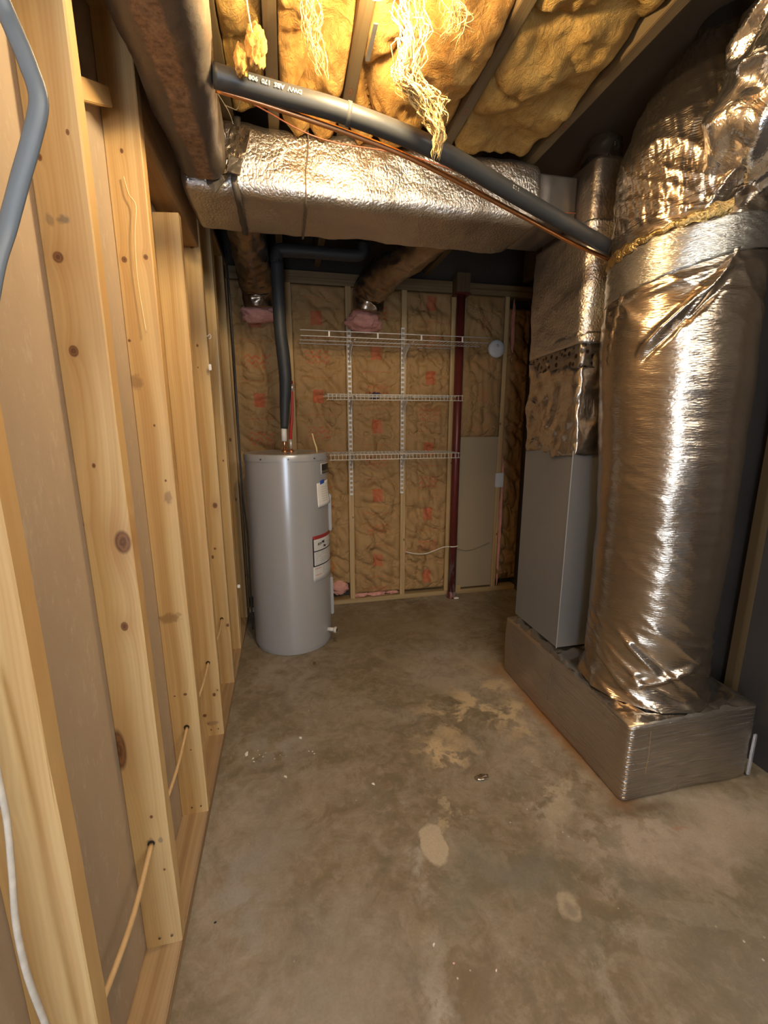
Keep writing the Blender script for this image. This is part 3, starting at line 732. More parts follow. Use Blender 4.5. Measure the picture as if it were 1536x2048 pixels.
# crumpled flex duct entering the column from the right
def flexduct(pts, r, name, label, mat, amp=.02, sub=14, seg=90, seed=0, cat='duct', lobes=1.0):
    P = [Vector(p) for p in pts]; Q = []; RR = []
    for i in range(len(P) - 1):
        p0 = P[max(i - 1, 0)]; p1 = P[i]; p2 = P[i + 1]; p3 = P[min(i + 2, len(P) - 1)]
        for k in range(sub):
            u = k / sub
            Q.append(.5 * ((2 * p1) + (p2 - p0) * u + (2 * p0 - 5 * p1 + 4 * p2 - p3) * u * u + (3 * p1 - p0 - 3 * p2 + p3) * u ** 3)); RR.append(r[i] * (1 - u) + r[i + 1] * u)
    Q.append(P[-1]); RR.append(r[-1]); V = []; F = []; n = None; s = 0
    for i, p in enumerate(Q):
        t = (Q[min(i + 1, len(Q) - 1)] - Q[max(i - 1, 0)]).normalized()
        if n is None: n = t.orthogonal().normalized()
        n = (n - t * n.dot(t)).normalized(); b = t.cross(n)
        if i: s += (p - Q[i - 1]).length
        for k in range(seg):
            a = 2 * PI * k / seg; e = n * math.cos(a) + b * math.sin(a)
            q = e * .5 + Vector((s * 3.5 + seed, 0, 0))
            d = amp * (fb(tuple(q), 1.6, 3) + 1.2 * (1 - abs(mn.noise(Vector((math.cos(a) * 1.2 + seed, math.sin(a) * 1.2, s * 14 * lobes))))) ** 4 - .5)
            V.append(p + e * (RR[i] + d))
    for i in range(len(Q) - 1):
        for k in range(seg):
            a = i * seg + k; b_ = i * seg + (k + 1) % seg; F.append((a, b_, b_ + seg, a + seg))
    F.append(tuple(range(seg))[::-1]); F.append(tuple(range((len(Q) - 1) * seg, len(Q) * seg)))
    o = mk(name, V, F, mat, None, True)
    if label: tag(o, label, cat)
    return o
flexduct([(1.43, 1.29, 2.165), (1.345, 1.17, 2.235), (1.34, 1.10, 2.37), (1.37, 1.06, 2.50), (1.40, 1.03, 2.64)], [.09, .115, .125, .12, .105], 'flex_duct', 'bright crumpled flex duct joining the top of the foil column', F_FLEX, .03, 26, 130, 2.0, lobes=.8)

# furnace / air handler cabinet between base box and trunk duct
fu = empty('furnace_cabinet', (1.49, 1.88, .325), 'tall grey sheet-metal furnace cabinet with foil-wrapped top beside the column', 'furnace')
GREY = plain('grey_painted_steel', (.175, .172, .165), .45, .1, .03, 8)
MB().box((1.231, 1.690, .334), (1.75, 2.085, 1.285), .003).out('cabinet', GREY, fu)
# set cabinet relative to its Empty
MB().box((1.2285, 1.687, .334), (1.2325, 1.691, 1.285), .0008).out('corner_edge', plain('light_edge', (.5, .5, .5), .3, .5), fu)
def wrapbox(name, mat, x0, x1, y0, y1, z0, z1, amp, seed, r=.02, sc=8, ragged=0):
    o = duct(name, mat, fu, ((x0 + x1) / 2, (y0 + y1) / 2, z0), ((x0 + x1) / 2, (y0 + y1) / 2, z1), x1 - x0, y1 - y0, r, amp, seed, 22, .011, sc=sc)
    if ragged:
        for v in o.data.vertices:
            if v.co.z < z0 + .05: v.co.z += ragged * mn.noise(Vector((v.co.x * 25, v.co.y * 25, seed)))
    return o
wrapbox('crumpled_foil', F_CRUM, 1.224, 1.757, 1.682, 2.092, 1.268, 1.70, .018, 4.0, .02, 9, .03)
t_ = NT('dark_bubble_foil'); dv = t_.vor(t_.vm('MULTIPLY', t_.oc(), (1, 1, 1)), 34)
t_.fin(t_.mix(t_.rng(dv, .30, .42), (.06, .045, .03), (.30, .26, .21)), .3, .85, t_.bump(dv, .6, .006))
wrapbox('dark_band', t_.m, 1.221, 1.760, 1.679, 2.095, 1.64, 1.735, .005, 6.0, .02, 9, .02)
o = wrapbox('foil_wrap', F_SMOOTH, 1.212, 1.765, 1.668, 2.100, 1.715, 2.20, .012, 8.0, .04, 6, .004)
for v in o.data.vertices:      # the wrap's lower edge climbs toward the front
    if v.co.z < 1.76: v.co.z += (2.1 - v.co.y) * .05
wrapbox('plenum_top', F_SIDE, 1.235, 1.74, 1.70, 2.08, 2.19, 2.435, .006, 10.0, .03, 6, 0)
fu_loc = Vector(fu.location)
for o in fu.children: o.location = o.location - fu_loc
for e in (t1, t2, bp):
    for o in e.children: o.location = o.location - Vector(e.location)

flexduct([(1.42, 1.93, 2.452), (1.41, 1.91, 2.53), (1.42, 1.90, 2.62)], [.075, .08, .05], 'duct_boot', 'small foil-wrapped pipe stub rising between furnace top and ceiling', F_CRUM, .012, 12, 60, 8.0)

# branch ducts dropping from the trunk into the back wall, pink wool under each
F_BR = foil('foil_branch_boot', (.36, .29, .22), .27, (1, 1, 1), 9, .15, .005, .05)
flexduct([(-.15, 2.152, 2.32), (-.152, 2.5, 2.325), (-.155, 2.86, 2.32), (-.145, 3.02, 2.24), (-.14, 3.05, 2.13)], [.08, .088, .095, .098, .085], 'branch_duct', 'brown-silver branch duct dropping to the back wall above the water heater', F_BR, .008, 12, 60, 3.0)
flexduct([(.76, 2.152, 2.32), (.72, 2.5, 2.325), (.635, 2.84, 2.32), (.575, 3.02, 2.25), (.565, 3.05, 2.14)], [.09, .098, .105, .11, .095], 'branch_duct', 'brown-silver branch duct dropping to the back wall above the wire shelves', F_BR, .008, 12, 60, 6.0)
for e, (c, r, lb) in enumerate([((-.14, 3.10, 2.10), (.125, .08, .055), 'pink insulation tuft bulging under the branch duct above the heater'), ((.545, 3.11, 2.09), (.115, .07, .078), 'pink insulation tuft bulging under the branch duct above the shelves'), ]):
    tag(tuft('insulation_tuft', c, r, PINK, None, 20 + e * 5, .5), lb, 'insulation')

# ------------------------------------------------------------------ water heater
HX, HY, HR, HH = -.012, 2.726, .249, 1.234
wh = empty('water_heater', (HX, HY, 0), 'grey cylindrical electric water heater standing in the back left corner', 'water heater')
HEAT = plain('grey_enamel', (.42, .41, .40), .24, .25, .02, 6)
MB().lathe([(.236, .0), (.240, .004), (.240, .024), (HR, .028), (HR, .034), (HR, .60), (HR, 1.196), (HR, 1.198)], 96).out('tank', HEAT, wh, True).data.set_sharp_from_angle(angle=.6)
MB().lathe([(HR + .0035, 1.192), (HR + .0035, 1.222), (HR + .001, 1.230), (HR - .006, 1.234), (HR - .012, 1.231), (.05, 1.236)], 96).out('top_cap', HEAT, wh, True).data.set_sharp_from_angle(angle=.6)
M_SCR = plain('dark_screw', (.08, .07, .07), .4, .6)
for k in range(10):
    a = 2 * PI * k / 10 - .9
    MB().tube([((HR + .003) * math.cos(a), (HR + .003) * math.sin(a), 1.208), ((HR + .008) * math.cos(a), (HR + .008) * math.sin(a), 1.208)], .004, 8).out('cap_screw', M_SCR, wh)
def cpatch(name, a0, a1, z0, z1, mat, parent=None, off=.0012, slant=0.0, curl=0.0, n=14, th=.001):
    """patch wrapped on the tank; a = degrees to the right of the direction toward the room (-y)"""
    V = []; F = []
    for i in range(n + 1):
        a = math.radians(a0 + (a1 - a0) * i / n)
        for j in range(9):
            k = j / 8; r = HR + off + curl * (1 - k) ** 2 * (.4 + .6 * i / n)
            z = z0 + (z1 - z0) * k + slant * (i / n)
            V.append((r * math.sin(a), -r * math.cos(a), z))
    for i in range(n):
        for j in range(8): q = i * 9 + j; F.append((q, q + 9, q + 10, q + 1))
    o = mk(name, V, F, mat, parent, True)
    s_ = o.modifiers.new('s', 'SOLIDIFY'); s_.thickness = th; s_.offset = 1
    return o
WHITE = plain('label_white', (.62, .60, .55), .5); PAPER = plain('note_paper', (.78, .74, .66), .8)
RED = plain('label_red', (.33, .035, .035), .5); BLK = plain('label_black', (.025, .022, .025), .45); GRY = plain('label_print', (.40, .38, .35), .6)
cpatch('brand_plate', 52, 82, 1.108, 1.172, WHITE, wh, .001)
cpatch('nameplate_field', 53.5, 82, 1.112, 1.168, BLK, wh, .0024)
cpatch('nameplate_stripe', 54, 82, 1.116, 1.130, plain('plate_green', (.12, .11, .07), .4), wh, .0036)
lb = cpatch('warning_label', 31, 86, .455, .742, WHITE, wh, .001); lb['label'] = 'large white warning label with a red header'
cpatch('label_header', 31, 86, .722, .744, RED, wh, .0024)
for z in (.645, .553): cpatch('label_rule', 31, 86, z, z + .006, BLK, wh, .0024)
cpatch('label_edge', 31, 33, .553, .73, BLK, wh, .0024)
random.seed(3)
tx = MB()
def rowz(z, a0, a1, h=.0035, p=.8):
    a = a0
    while a < a1:
        w = random.uniform(1.2, 4.5)
        if random.random() < p:
            V = []; r = HR + .0026
            for q in (a, min(a + w, a1)):
                qa = math.radians(q); V += [(r * math.sin(qa), -r * math.cos(qa), z), (r * math.sin(qa), -r * math.cos(qa), z + h)]
            tx.add(V, [(0, 2, 3, 1)])
        a += w + .8
for k in range(7): rowz(.714 - k * .0095, 60, 84, .003)
for k in range(9): rowz(.636 - k * .009, 36, 84, .0028, .75)
for k in range(8): rowz(.540 - k * .009, 50, 84, .0028, .75)
tx.out('label_text', GRY, wh)['kind'] = 'stuff'
tx = MB()
for (a, z, w) in ((34, .536, 12), (34, .495, 12)): rowz(z, a, a + w, .005, 1)
tx.out('label_heading', plain('label_orange', (.62, .20, .12), .5), wh)['kind'] = 'stuff'
# black handwriting: "40 gal" and a second scrawl
def on_tank_text(s, size, ang, z, mat, parent, name, off=.0034, rot=0.0, shear=.2, bold=.0):
    cu = bpy.data.curves.new(name, 'FONT'); cu.body = s; cu.size = size; cu.shear = shear; cu.offset = bold; cu.extrude = .0002; cu.resolution_u = 3
    tmp = bpy.data.objects.new(name, cu); COL.objects.link(tmp)
    dg = bpy.context.evaluated_depsgraph_get(); me = bpy.data.meshes.new_from_object(tmp.evaluated_get(dg)); bpy.data.objects.remove(tmp)
    cr, sr = math.cos(rot), math.sin(rot)
    for v in me.vertices:
        x, y = v.co.x * cr - v.co.y * sr, v.co.x * sr + v.co.y * cr
        a = math.radians(ang) + x / HR; r = HR + off + v.co.z
        v.co = (r * math.sin(a), -r * math.cos(a), z + y)
    me.materials.clear(); me.materials.append(mat)
    o = bpy.data.objects.new(name, me); COL.objects.link(o); o.parent = parent; return o
on_tank_text('KO-', .019, 40, .682, BLK, wh, 'handwriting', rot=.1, bold=.0009)
on_tank_text('mg', .023, 48, .690, BLK, wh, 'handwriting', rot=.15, bold=.0012)
on_tank_text('Buy', .017, 52, .664, plain('dark_red_ink', (.08, .01, .01), .5), wh, 'handwriting', rot=.0, bold=.0012)
# access panels and drain
for z0, z1 in ((.735, .975), (.165, .425)):
    b = MB().box((-.050, -.0, z0), (.050, .022, z1), .006)
    o = b.out('access_panel', HEAT, wh, loc=(.243, -.02, 0), rotz=PI / 2 * 1.0)
    o.rotation_euler = (0, 0, -PI / 2); o.location = (.240, -.01, 0)
dv = MB().tube([(.205, -.12, .097), (.250, -.142, .097)], .013, 12)
dv.tube([(.250, -.142, .097), (.254, -.144, .097), (.266, -.150, .097)], [.014, .020, .020], 14)
o = dv.out('drain_valve', plain('drain_plastic', (.62, .58, .50), .4), wh, True)
MB().tube([(.266, -.150, .097), (.2685, -.1512, .097)], .010, 12).out('drain_hole', BLK, wh)
for k, (x, mt) in enumerate(((-.008, plain('copper_fitting', (.62, .28, .14), .3, .9)), (.030, plain('copper_fitting_hot', (.62, .30, .16), .3, .9)))):
    MB().lathe([(.020, 1.233), (.019, 1.242), (.012, 1.246), (.011, 1.252)], 20, (x, .0, 0)).out('nipple', mt, wh, True)
# taped note (a thing of its own)
nt = empty('paper_note', (HX, HY, .98), 'white paper note taped to the water heater above its warning label', 'note')
o = cpatch('sheet', 42, 74, -.066, .078, PAPER, nt, .002, .012, .014, th=.0006)
o = cpatch('tape', 48, 58, .070, .092, plain('blue_tape', (.03, .09, .42), .5), nt, .005, .006); o['label'] = 'strip of blue tape'
pr_ = MB()
for k in range(7):
    V = []; r = HR + .0055 + .014 * (1 - (.055 - k * .014 + .066) / .144) ** 2 * .8
    for q in (49, 64): qa = math.radians(q + random.uniform(-1, 2)); V += [(r * math.sin(qa), -r * math.cos(qa), .052 - k * .014), (r * math.sin(qa), -r * math.cos(qa), .054 - k * .014)]
    pr_.add(V, [(0, 2, 3, 1)])
pr_.out('typing', GRY, nt)

# heater piping
ABS = plain('black_foam_insulation', (.035, .037, .038), .55, 0, .2, 40)
p1 = empty('insulated_pipe', (0, 2.73, 1.3), 'black foam-covered water pipe rising from the heater and turning behind the trunk duct', 'pipe')
def rel(pts, e): return [tuple(Vector(p) - Vector(e.location)) for p in pts]
MB().tube(rel([(-.016, 2.73, 1.375), (-.006, 2.73, 1.52), (.004, 2.73, 1.66), (-.002, 2.73, 1.80), (-.012, 2.73, 1.93), (-.014, 2.73, 2.10), (-.014, 2.73, 2.30)], p1), [.022, .031, .037, .038, .036, .036, .036], 20, sub=6).out('foam_sleeve', ABS, p1, True)
MB().tube(rel([(-.014, 2.73, 2.29), (-.012, 2.73, 2.335), (.03, 2.73, 2.362), (.3, 2.73, 2.364), (.44, 2.73, 2.366), (.475, 2.73, 2.385), (.48, 2.73, 2.43)], p1), [.036, .036, .036, .034, .034, .034, .034], 20, sub=5).out('foam_sleeve', ABS, p1, True)
MB().tube(rel([(-.020, 2.726, 1.30), (-.018, 2.728, 1.385)], p1), .017, 16).out('fitting', plain('white_fitting', (.80, .76, .68), .35), p1, True)
MB().tube(rel([(-.020, 2.726, 1.252), (-.020, 2.726, 1.31)], p1), .009, 12).out('copper_stub', plain('copper_stub', (.75, .42, .25), .25, 1), p1, True)
p2 = empty('pex_pipe', (.02, 2.73, 1.25), 'thin red water pipe rising from the heater beside the black sleeve', 'pipe')
MB().tube(rel([(.018, 2.727, 1.30), (.022, 2.760, 1.36), (.034, 2.785, 1.46), (.040, 2.79, 1.66)], p2), .009, 12, sub=4).out('red_tube', plain('red_pex', (.42, .03, .03), .4), p2, True)
MB().tube(rel([(.018, 2.726, 1.253), (.018, 2.726, 1.31)], p2), .011, 12).out('brass_fitting', plain('pale_fitting', (.62, .58, .52), .35, .6), p2, True)
MB().tube(rel([(.040, 2.79, 1.60), (.040, 2.79, 1.64)], p2), .013, 12).out('crimp', plain('pale_crimp', (.60, .58, .54), .35, .6), p2, True)
o = MB().tube([(.150, 2.728, 1.345), (.160, 2.728, 1.30), (.172, 2.728, 1.26), (.175, 2.728, 1.232)], .0045, 8, sub=4).out('yellow_cable', plain('yellow_cable', (.80, .62, .30), .5), None, True); tag(o, 'short yellow cable end sticking up behind the heater top', 'cable')
o = MB().tube([(-.272, 2.60, 2.30), (-.262, 2.55, 1.9), (-.258, 2.50, 1.55), (-.262, 2.50, 1.20), (-.262, 2.53, .98), (-.258, 2.60, .75), (-.268, 2.66, .45), (-.275, 2.70, .10)], .0055, 8, sub=8).out('black_cable', plain('black_cable', (.02, .018, .018), .4), None, True); tag(o, 'black cable hanging between the left studs and the water heater', 'cable')

# ------------------------------------------------------------------ wire shelving
WIRE = plain('white_vinyl_wire', (.74, .72, .68), .35)
WIRE2 = plain('cream_vinyl_wire', (.78, .74, .62), .35)
for x, w in ((.452, 'left'), (.843, 'right')):
    st = empty('shelf_standard', (x, YB, .875), 'white slotted shelf rail screwed to the stud, the %s of the two' % w, 'shelf rail')
    b = MB()
    b.box((-.0125, -.014, 0), (-.0095, -.001, 1.20)); b.box((.0095, -.014, 0), (.0125, -.001, 1.20))
    z = 0.0
    k = 0
    while z < 1.20:
        b.box((-.0095, -.014, z), (.0095, -.0115, min(z + .015, 1.20))); z += .034; k += 1
    b.out('rail', WIRE, st)
shelves = [(.106, 1.378, 1.944, 'top', 1), (.262, 1.208, 1.592, 'middle', 0), (.268, 1.196, 1.198, 'bottom', 0)]
YFR = 2.90
for (x0, x1, z, nm, rev) in shelves:
    s_ = empty('wire_shelf', ((x0 + x1) / 2, YB, z), '%s wire shelf on the back wall, %s' % (nm, {'top': 'longest, with widely spaced lip bars', 'middle': 'half way down the two rails', 'bottom': 'just above the water heater top'}[nm]), 'shelf', 'wire shelves on the back wall')
    hw = (x1 - x0) / 2; W_ = WIRE if rev else WIRE2; r = .0028
    dp_ = YFR - YB
    rod = MB()
    for yy in (-.018, dp_ * .5, dp_): rod.tube([(-hw, yy, 0), (hw if yy < -.1 or not rev else 1.222 - (x0 + x1) / 2, yy, 0)], r, 6)
    if rev:
        rod.tube([(-hw, dp_, .034), (hw, dp_, .034)], r, 6)
    else: rod.tube([(-hw, dp_, -.034), (hw, dp_, -.034)], r, 6)
    rod.out('long_rod', W_, s_, True)
    cr = MB(); n = int(2 * hw / .0265)
    if rev:
        for k in range(n + 1):
            x = -hw + .01 + k * (2 * hw - .02) / n
            cr.tube([(x, -.012 if x + (x0 + x1) / 2 < 1.222 else -.10, .003), (x, dp_, .003)], .0013, 4)
        cr.out('deck_wire', W_, s_)['kind'] = 'stuff'
        for x in (-.455, -.140, .155, .445):
            MB().box((x - .005, dp_ - .002, 0), (x + .005, dp_ + .002, .034), .001).out('lip_bar', W_, s_)
    else:
        for k in range(n + 1):
            x = -hw + .01 + k * (2 * hw - .02) / n
            cr.tube([(x, -.012, .002), (x, dp_ - .003, .002), (x, dp_ - .003, -.035)], .0016, 4)
        cr.out('deck_wire', W_, s_)['kind'] = 'stuff'
    for bxx, w in ((.452, 'left'), (.843, 'right')):
        br = empty('shelf_bracket', (bxx, YB - .014, z), 'white bracket under the %s wire shelf on the %s rail' % (nm, w), 'bracket', 'brackets of the wire shelves')
        V = []; L = .27
        prof = [(0, -.115), (0, -.006), (-L, -.006), (-L, -.014), (-.17, -.020), (-.10, -.050), (-.012, -.115)]
        V = [(-.0015, a, b_) for a, b_ in prof] + [(.0015, a, b_) for a, b_ in prof]; n6 = len(prof)
        F = [tuple(range(n6)), tuple(range(n6, 2 * n6))[::-1]] + [(i, (i + 1) % n6 + 0, (i + 1) % n6 + n6, i + n6) for i in range(n6)]
        mk('arm', V, F, WIRE, br)
        MB().tube([(0, -.012, -.105), (0, -L * .62, -.012)], .0028, 6).out('strut', WIRE, br)

# ------------------------------------------------------------------ post, smoke detector, switch
RP = NT('red_oxide_steel'); n_ = RP.noise(RP.oc(), 12, 4, .6); zz = RP.sep(RP.oc())[2]
wear = RP.math('MULTIPLY', RP.rng(RP.noise(RP.vm('MULTIPLY', RP.oc(), (1, 1, .25)), 30, 3, .6), .46, .56), RP.rng(zz, .42, .20))
RP.fin(RP.mix(RP.math('MULTIPLY', wear, .7), RP.mix(n_, (.10, .018, .014), (.17, .03, .022)), (.30, .27, .25)), .38, .1)
po = empty('support_post', (1.262, 3.135, 0), 'dark red round steel post in front of the back wall', 'post')
MB().lathe([(.031, .02), (.031, 2.30)], 28).out('pipe', RP.m, po, True)
MB().lathe([(.040, 0), (.040, .014), (.034, .016), (.033, .05), (.031, .055)], 24).out('foot', RP.m, po, True)
MB().box((-.055, -.05, 2.30), (.055, .045, 2.312), .002).out('cap_plate', RP.m, po)
MB().box((-.05, -.045, 2.312), (.05, .05, 2.44), .003).out('shim_block', wood('shim', [], .2, 70), po)
o = MB().lathe([(.062, 0), (.064, .006), (.064, .020), (.058, .030), (.030, .034), (.010, .035)], 40).out('smoke_detector', plain('white_plastic', (.60, .61, .60), .45), None, True, loc=(1.555, 3.150, 1.950)); o.rotation_euler = (PI / 2, 0, 0)
tag(o, 'round white smoke detector disc on the back wall above the drywall panel', 'smoke detector')
MB().lathe([(.012, 0), (.010, .002)], 16).out('test_button', plain('grey_button', (.42, .42, .42), .5), o, True, loc=(0, .02, .0352))
sw = empty('switch_plate', (1.657, YB, .955), 'small white rectangular switch box on the stud near the furnace', 'switch')
MB().box((-.034, -.022, -.058), (.034, -.001, .058), .004).out('cover', plain('white_cover', (.64, .64, .61), .45), sw)
MB().box((-.006, -.030, -.012), (.006, -.021, .012), .002).out('toggle', plain('white_toggle', (.70, .70, .66), .4), sw)
o = MB().tube([(.876, 3.168, .405), (.95, 3.130, .395), (1.03, 3.128, .392), (1.10, 3.13, .41), (1.18, 3.125, .437), (1.225, 3.115, .440)], .0045, 8, sub=5)
o.tube([(1.228, 3.112, .440), (1.262, 3.098, .442), (1.298, 3.115, .442)], .005, 8, sub=4)
o = o.out('white_cable', plain('white_cord', (.66, .60, .50), .6), None, True); tag(o, 'white cable slung low from a back stud round the red post', 'cable')
tag(tuft('paper_scrap', (1.285, 3.085, .010), (.022, .016, .009), PAPER, None, 40, .4, 2), 'crumpled white scrap at the foot of the red post', 'scrap')
o = MB().tube([(1.31, YB - .006, .40), (1.42, YB - .004, .375), (1.60, YB - .006, .43)], .003, 6, sub=4).out('grey_cable', plain('grey_cord', (.24, .19, .13), .7), None, True); tag(o, 'thin grey cable across the lower part of the drywall panel', 'cable')

# ------------------------------------------------------------------ overhead pipes and wires
dpipe = empty('drain_pipe', (.4, 1.3, 2.14), 'black plastic drain pipe with white printing running diagonally under the ceiling', 'pipe')
BLKP = plain('black_abs', (.050, .052, .052), .38, 0, .25, 14)
pp = [(-.139, 1.323, 2.251), (.019, 1.335, 2.24), (.200, 1.338, 2.221), (.463, 1.360, 2.178), (.776, 1.452, 2.130), (1.037, 1.528, 2.090), (1.266, 1.604, 2.064)]
PR = .0252
MB().tube(rel(pp, dpipe), PR, 24, sub=8).out('pipe', BLKP, dpipe, True)
MB().tube(rel([(.194, 1.3378, 2.2218), (.205, 1.3383, 2.2204)], dpipe), .0275, 24).out('coupling', plain('coupling_grey', (.09, .09, .085), .4), dpipe, True)
def ribbon_text(s, a, b, size, name, up=1.0, flip=True):
    a = Vector(a); b = Vector(b); ax = (b - a).normalized()
    cu = bpy.data.curves.new(name, 'FONT'); cu.body = s; cu.size = size; cu.extrude = .0002; cu.resolution_u = 2; cu.offset = .0003
    tmp = bpy.data.objects.new(name, cu); COL.objects.link(tmp)
    dg = bpy.context.evaluated_depsgraph_get(); me = bpy.data.meshes.new_from_object(tmp.evaluated_get(dg)); bpy.data.objects.remove(tmp)
    tocam = (Vector((0, 0, CH)) - (a + b) / 2); tocam -= ax * tocam.dot(ax); tocam.normalize()
    side = ax.cross(tocam).normalized()      # across the pipe
    if side.z < 0: side = -side
    ph0 = math.radians(38)
    for v in me.vertices:
        x, y = v.co.x, v.co.y - size * .35
        if flip: x, y = -x, -y
        ph = ph0 + y / PR; r = PR + .0004 + v.co.z
        v.co = (a + ax * (x if not flip else (x + (b - a).length))) + (tocam * math.cos(ph) + side * math.sin(ph)) * r - Vector(dpipe.location)
    me.materials.clear(); me.materials.append(plain('pipe_print_' + name, (.62, .60, .54), .6))
    o = bpy.data.objects.new(name, me); COL.objects.link(o); o.parent = dpipe
def on_pipe(x):
    for a, b in zip(pp, pp[1:]):
        if a[0] <= x <= b[0]: return Vector(a).lerp(Vector(b), (x - a[0]) / (b[0] - a[0]))
ribbon_text('DWV  ABS  170  908', on_pipe(-.10), on_pipe(.075), .015, 'printing')
ribbon_text('01 APE NNO ALL @ 11', on_pipe(.245), on_pipe(.42), .015, 'printing')
ribbon_text('1 1/2 IN  PE  ASTM', on_pipe(.56), on_pipe(.75), .014, 'printing')
cp = MB().tube([(-.139, 1.350, 2.239), (.018, 1.362, 2.223), (.262, 1.388, 2.194), (.45, 1.412, 2.162), (.80, 1.508, 2.108), (1.073, 1.585, 2.066), (1.290, 1.640, 2.040)], .0075, 12, sub=6).out('copper_pipe', plain('bright_copper', (.98, .48, .22), .34, 1.0), None, True)
tag(cp, 'bright copper pipe running just below the black drain pipe', 'pipe')
o = MB().tube([(-.12, 1.60, 2.395), (-.026, 1.60, 2.358), (.155, 1.60, 2.300), (.46, 1.60, 2.285), (.775, 1.60, 2.222), (.95, 1.66, 2.20), (1.17, 1.72, 2.23)], .0022, 6, sub=6).out('red_wire', plain('red_brown_wire', (.34, .11, .06), .45), None, True); tag(o, 'thin red-brown wire crossing in front of the wide foil duct', 'wire')
o = MB().tube([(-.152, 1.70, 2.415), (-.128, 1.72, 2.42), (-.115, 1.735, 2.428), (-.10, 1.70, 2.435)], .0015, 6, sub=4)
o.tube([(-.17, 1.66, 2.425), (-.14, 1.70, 2.40), (-.13, 1.735, 2.385)], .0015, 6, sub=4)
tag(o.out('tie_wire', plain('pale_tie_wire', (.60, .52, .38), .4, .5), None, True), 'pale twist of tie wire on top of the wide duct near its left end', 'wire')
# hanging string with amber wool tufts
o = MB().tube([(-.053, 1.171, 2.41), (-.045, 1.21, 2.33), (-.036, 1.25, 2.29), (-.022, 1.30, 2.27)], .0018, 6, sub=5).out('hanging_string', plain('cream_string', (.80, .68, .42), .7), None, True); tag(o, 'cream string hanging from the ceiling beside the trunk duct', 'string')
tag(tuft('wool_tuft', (-.030, 1.26, 2.285), (.024, .02, .042), WOOL, None, 51, .6), 'amber wool tuft hanging on the string beside the trunk duct', 'insulation')
tag(tuft('wool_tuft', (-.066, 1.27, 2.255), (.016, .015, .035), WOOL, None, 55, .6), 'smaller amber wool tuft just left of the one on the string', 'insulation')
# wispy strands hanging from the lit batt over the black pipe
random.seed(11)
STR = wool_mat('pale_wool_strands', (.62, .42, .15), (.78, .60, .30))
def strands(name, label, path, n, spread, seed, r0=.0022, r1=.0045):
    b = MB(); random.seed(seed)
    for k in range(n):
        ph = random.uniform(0, 6.3); w = random.uniform(.3, 1); pts = []; s0 = random.uniform(0, .45); s1 = random.uniform(max(.5, s0 + .2), 1)
        P = [Vector(p) for p in path]
        m = 12
        for i in range(m + 1):
            u = (s0 + (s1 - s0) * i / m) * (len(P) - 1); a = int(min(u, len(P) - 2)); f = u - a
            p = P[a].lerp(P[a + 1], f)
            sp2 = spread[a] * (1 - f) + spread[a + 1] * f
            off = Vector((math.cos(ph + u * 1.3 + k), math.sin(ph * 2 + u * 1.7), .5 * math.sin(ph + u * 2.3))) * sp2 * w
            off += Vector((mn.noise(Vector((k * 3, u * 2.5, 0))), mn.noise(Vector((k * 3, u * 2.5, 9))), 0)) * sp2 * .8
            pts.append(p + off)
        rr = random.uniform(r0, r1)
        b.tube(pts, [rr * .4] + [rr * random.uniform(.6, 1.3) for _ in range(m - 1)] + [rr * .25], 5, sub=2)
    o = b.out(name, STR, None, True); tag(o, label, 'insulation'); return o
strands('wool_strands', 'pale wispy insulation strands hanging from the lit ceiling onto the black pipe', [(.33, 1.20, 2.425), (.345, 1.22, 2.33), (.33, 1.24, 2.25), (.40, 1.245, 2.205), (.425, 1.235, 2.15), (.415, 1.24, 2.085)], 120, [.055, .045, .030, .032, .018, .014], 5, .0008, .0022)
strands('wool_strands', 'curling wool strands on the amber batt right of the hanging wisps', [(.42, 1.18, 2.42), (.46, 1.22, 2.385), (.43, 1.27, 2.36)], 30, [.05, .04, .03], 9, .0006, .0014)
strands('wool_strands', 'small curl of wool on the batt left of the lamp joist', [(.10, 1.25, 2.42), (.11, 1.32, 2.37), (.14, 1.36, 2.30)], 34, [.03, .028, .012], 14, .0006, .0015)

# ------------------------------------------------------------------ cables on the left
def ribbon(pts, w, th, name, mat, nrm):
    P = [Vector(p) for p in pts]; Q = []; sub = 8
    for i in range(len(P) - 1):
        p0 = P[max(i - 1, 0)]; p1 = P[i]; p2 = P[i + 1]; p3 = P[min(i + 2, len(P) - 1)]
        for k in range(sub):
            u = k / sub; Q.append(.5 * ((2 * p1) + (p2 - p0) * u + (2 * p0 - 5 * p1 + 4 * p2 - p3) * u * u + (3 * p1 - p0 - 3 * p2 + p3) * u ** 3))
    Q.append(P[-1]); V = []; F = []; seg = 12
    for i, p in enumerate(Q):
        t = (Q[min(i + 1, len(Q) - 1)] - Q[max(i - 1, 0)]).normalized(); N = Vector(nrm); s = t.cross(N).normalized(); N2 = s.cross(t)
        for k in range(seg): a = 2 * PI * k / seg; V.append(p + s * (w / 2) * math.cos(a) * (1 if True else 0) + N2 * (th / 2) * math.sin(a))
    for i in range(len(Q) - 1):
        for k in range(seg): a = i * seg + k; b = i * seg + (k + 1) % seg; F.append((a, b, b + seg, a + seg))
    F.append(tuple(range(seg))[::-1]); F.append(tuple(range((len(Q) - 1) * seg, len(Q) * seg)))
    return mk(name, V, F, mat, None, True)
o = ribbon([(-.285, .60, 1.90), (-.271, .62, 1.838), (-.263, .62, 1.814), (-.254, .62, 1.784), (-.249, .62, 1.752), (-.262, .62, 1.713), (-.277, .62, 1.677), (-.298, .62, 1.625), (-.312, .61, 1.578), (-.330, .60, 1.50)], .0185, .008, 'grey_cable', plain('slate_blue_cable', (.14, .160, .175), .45), (.25, -1, 0))
tag(o, 'flat slate grey cable looping in front of the nearest studs, top left', 'cable')
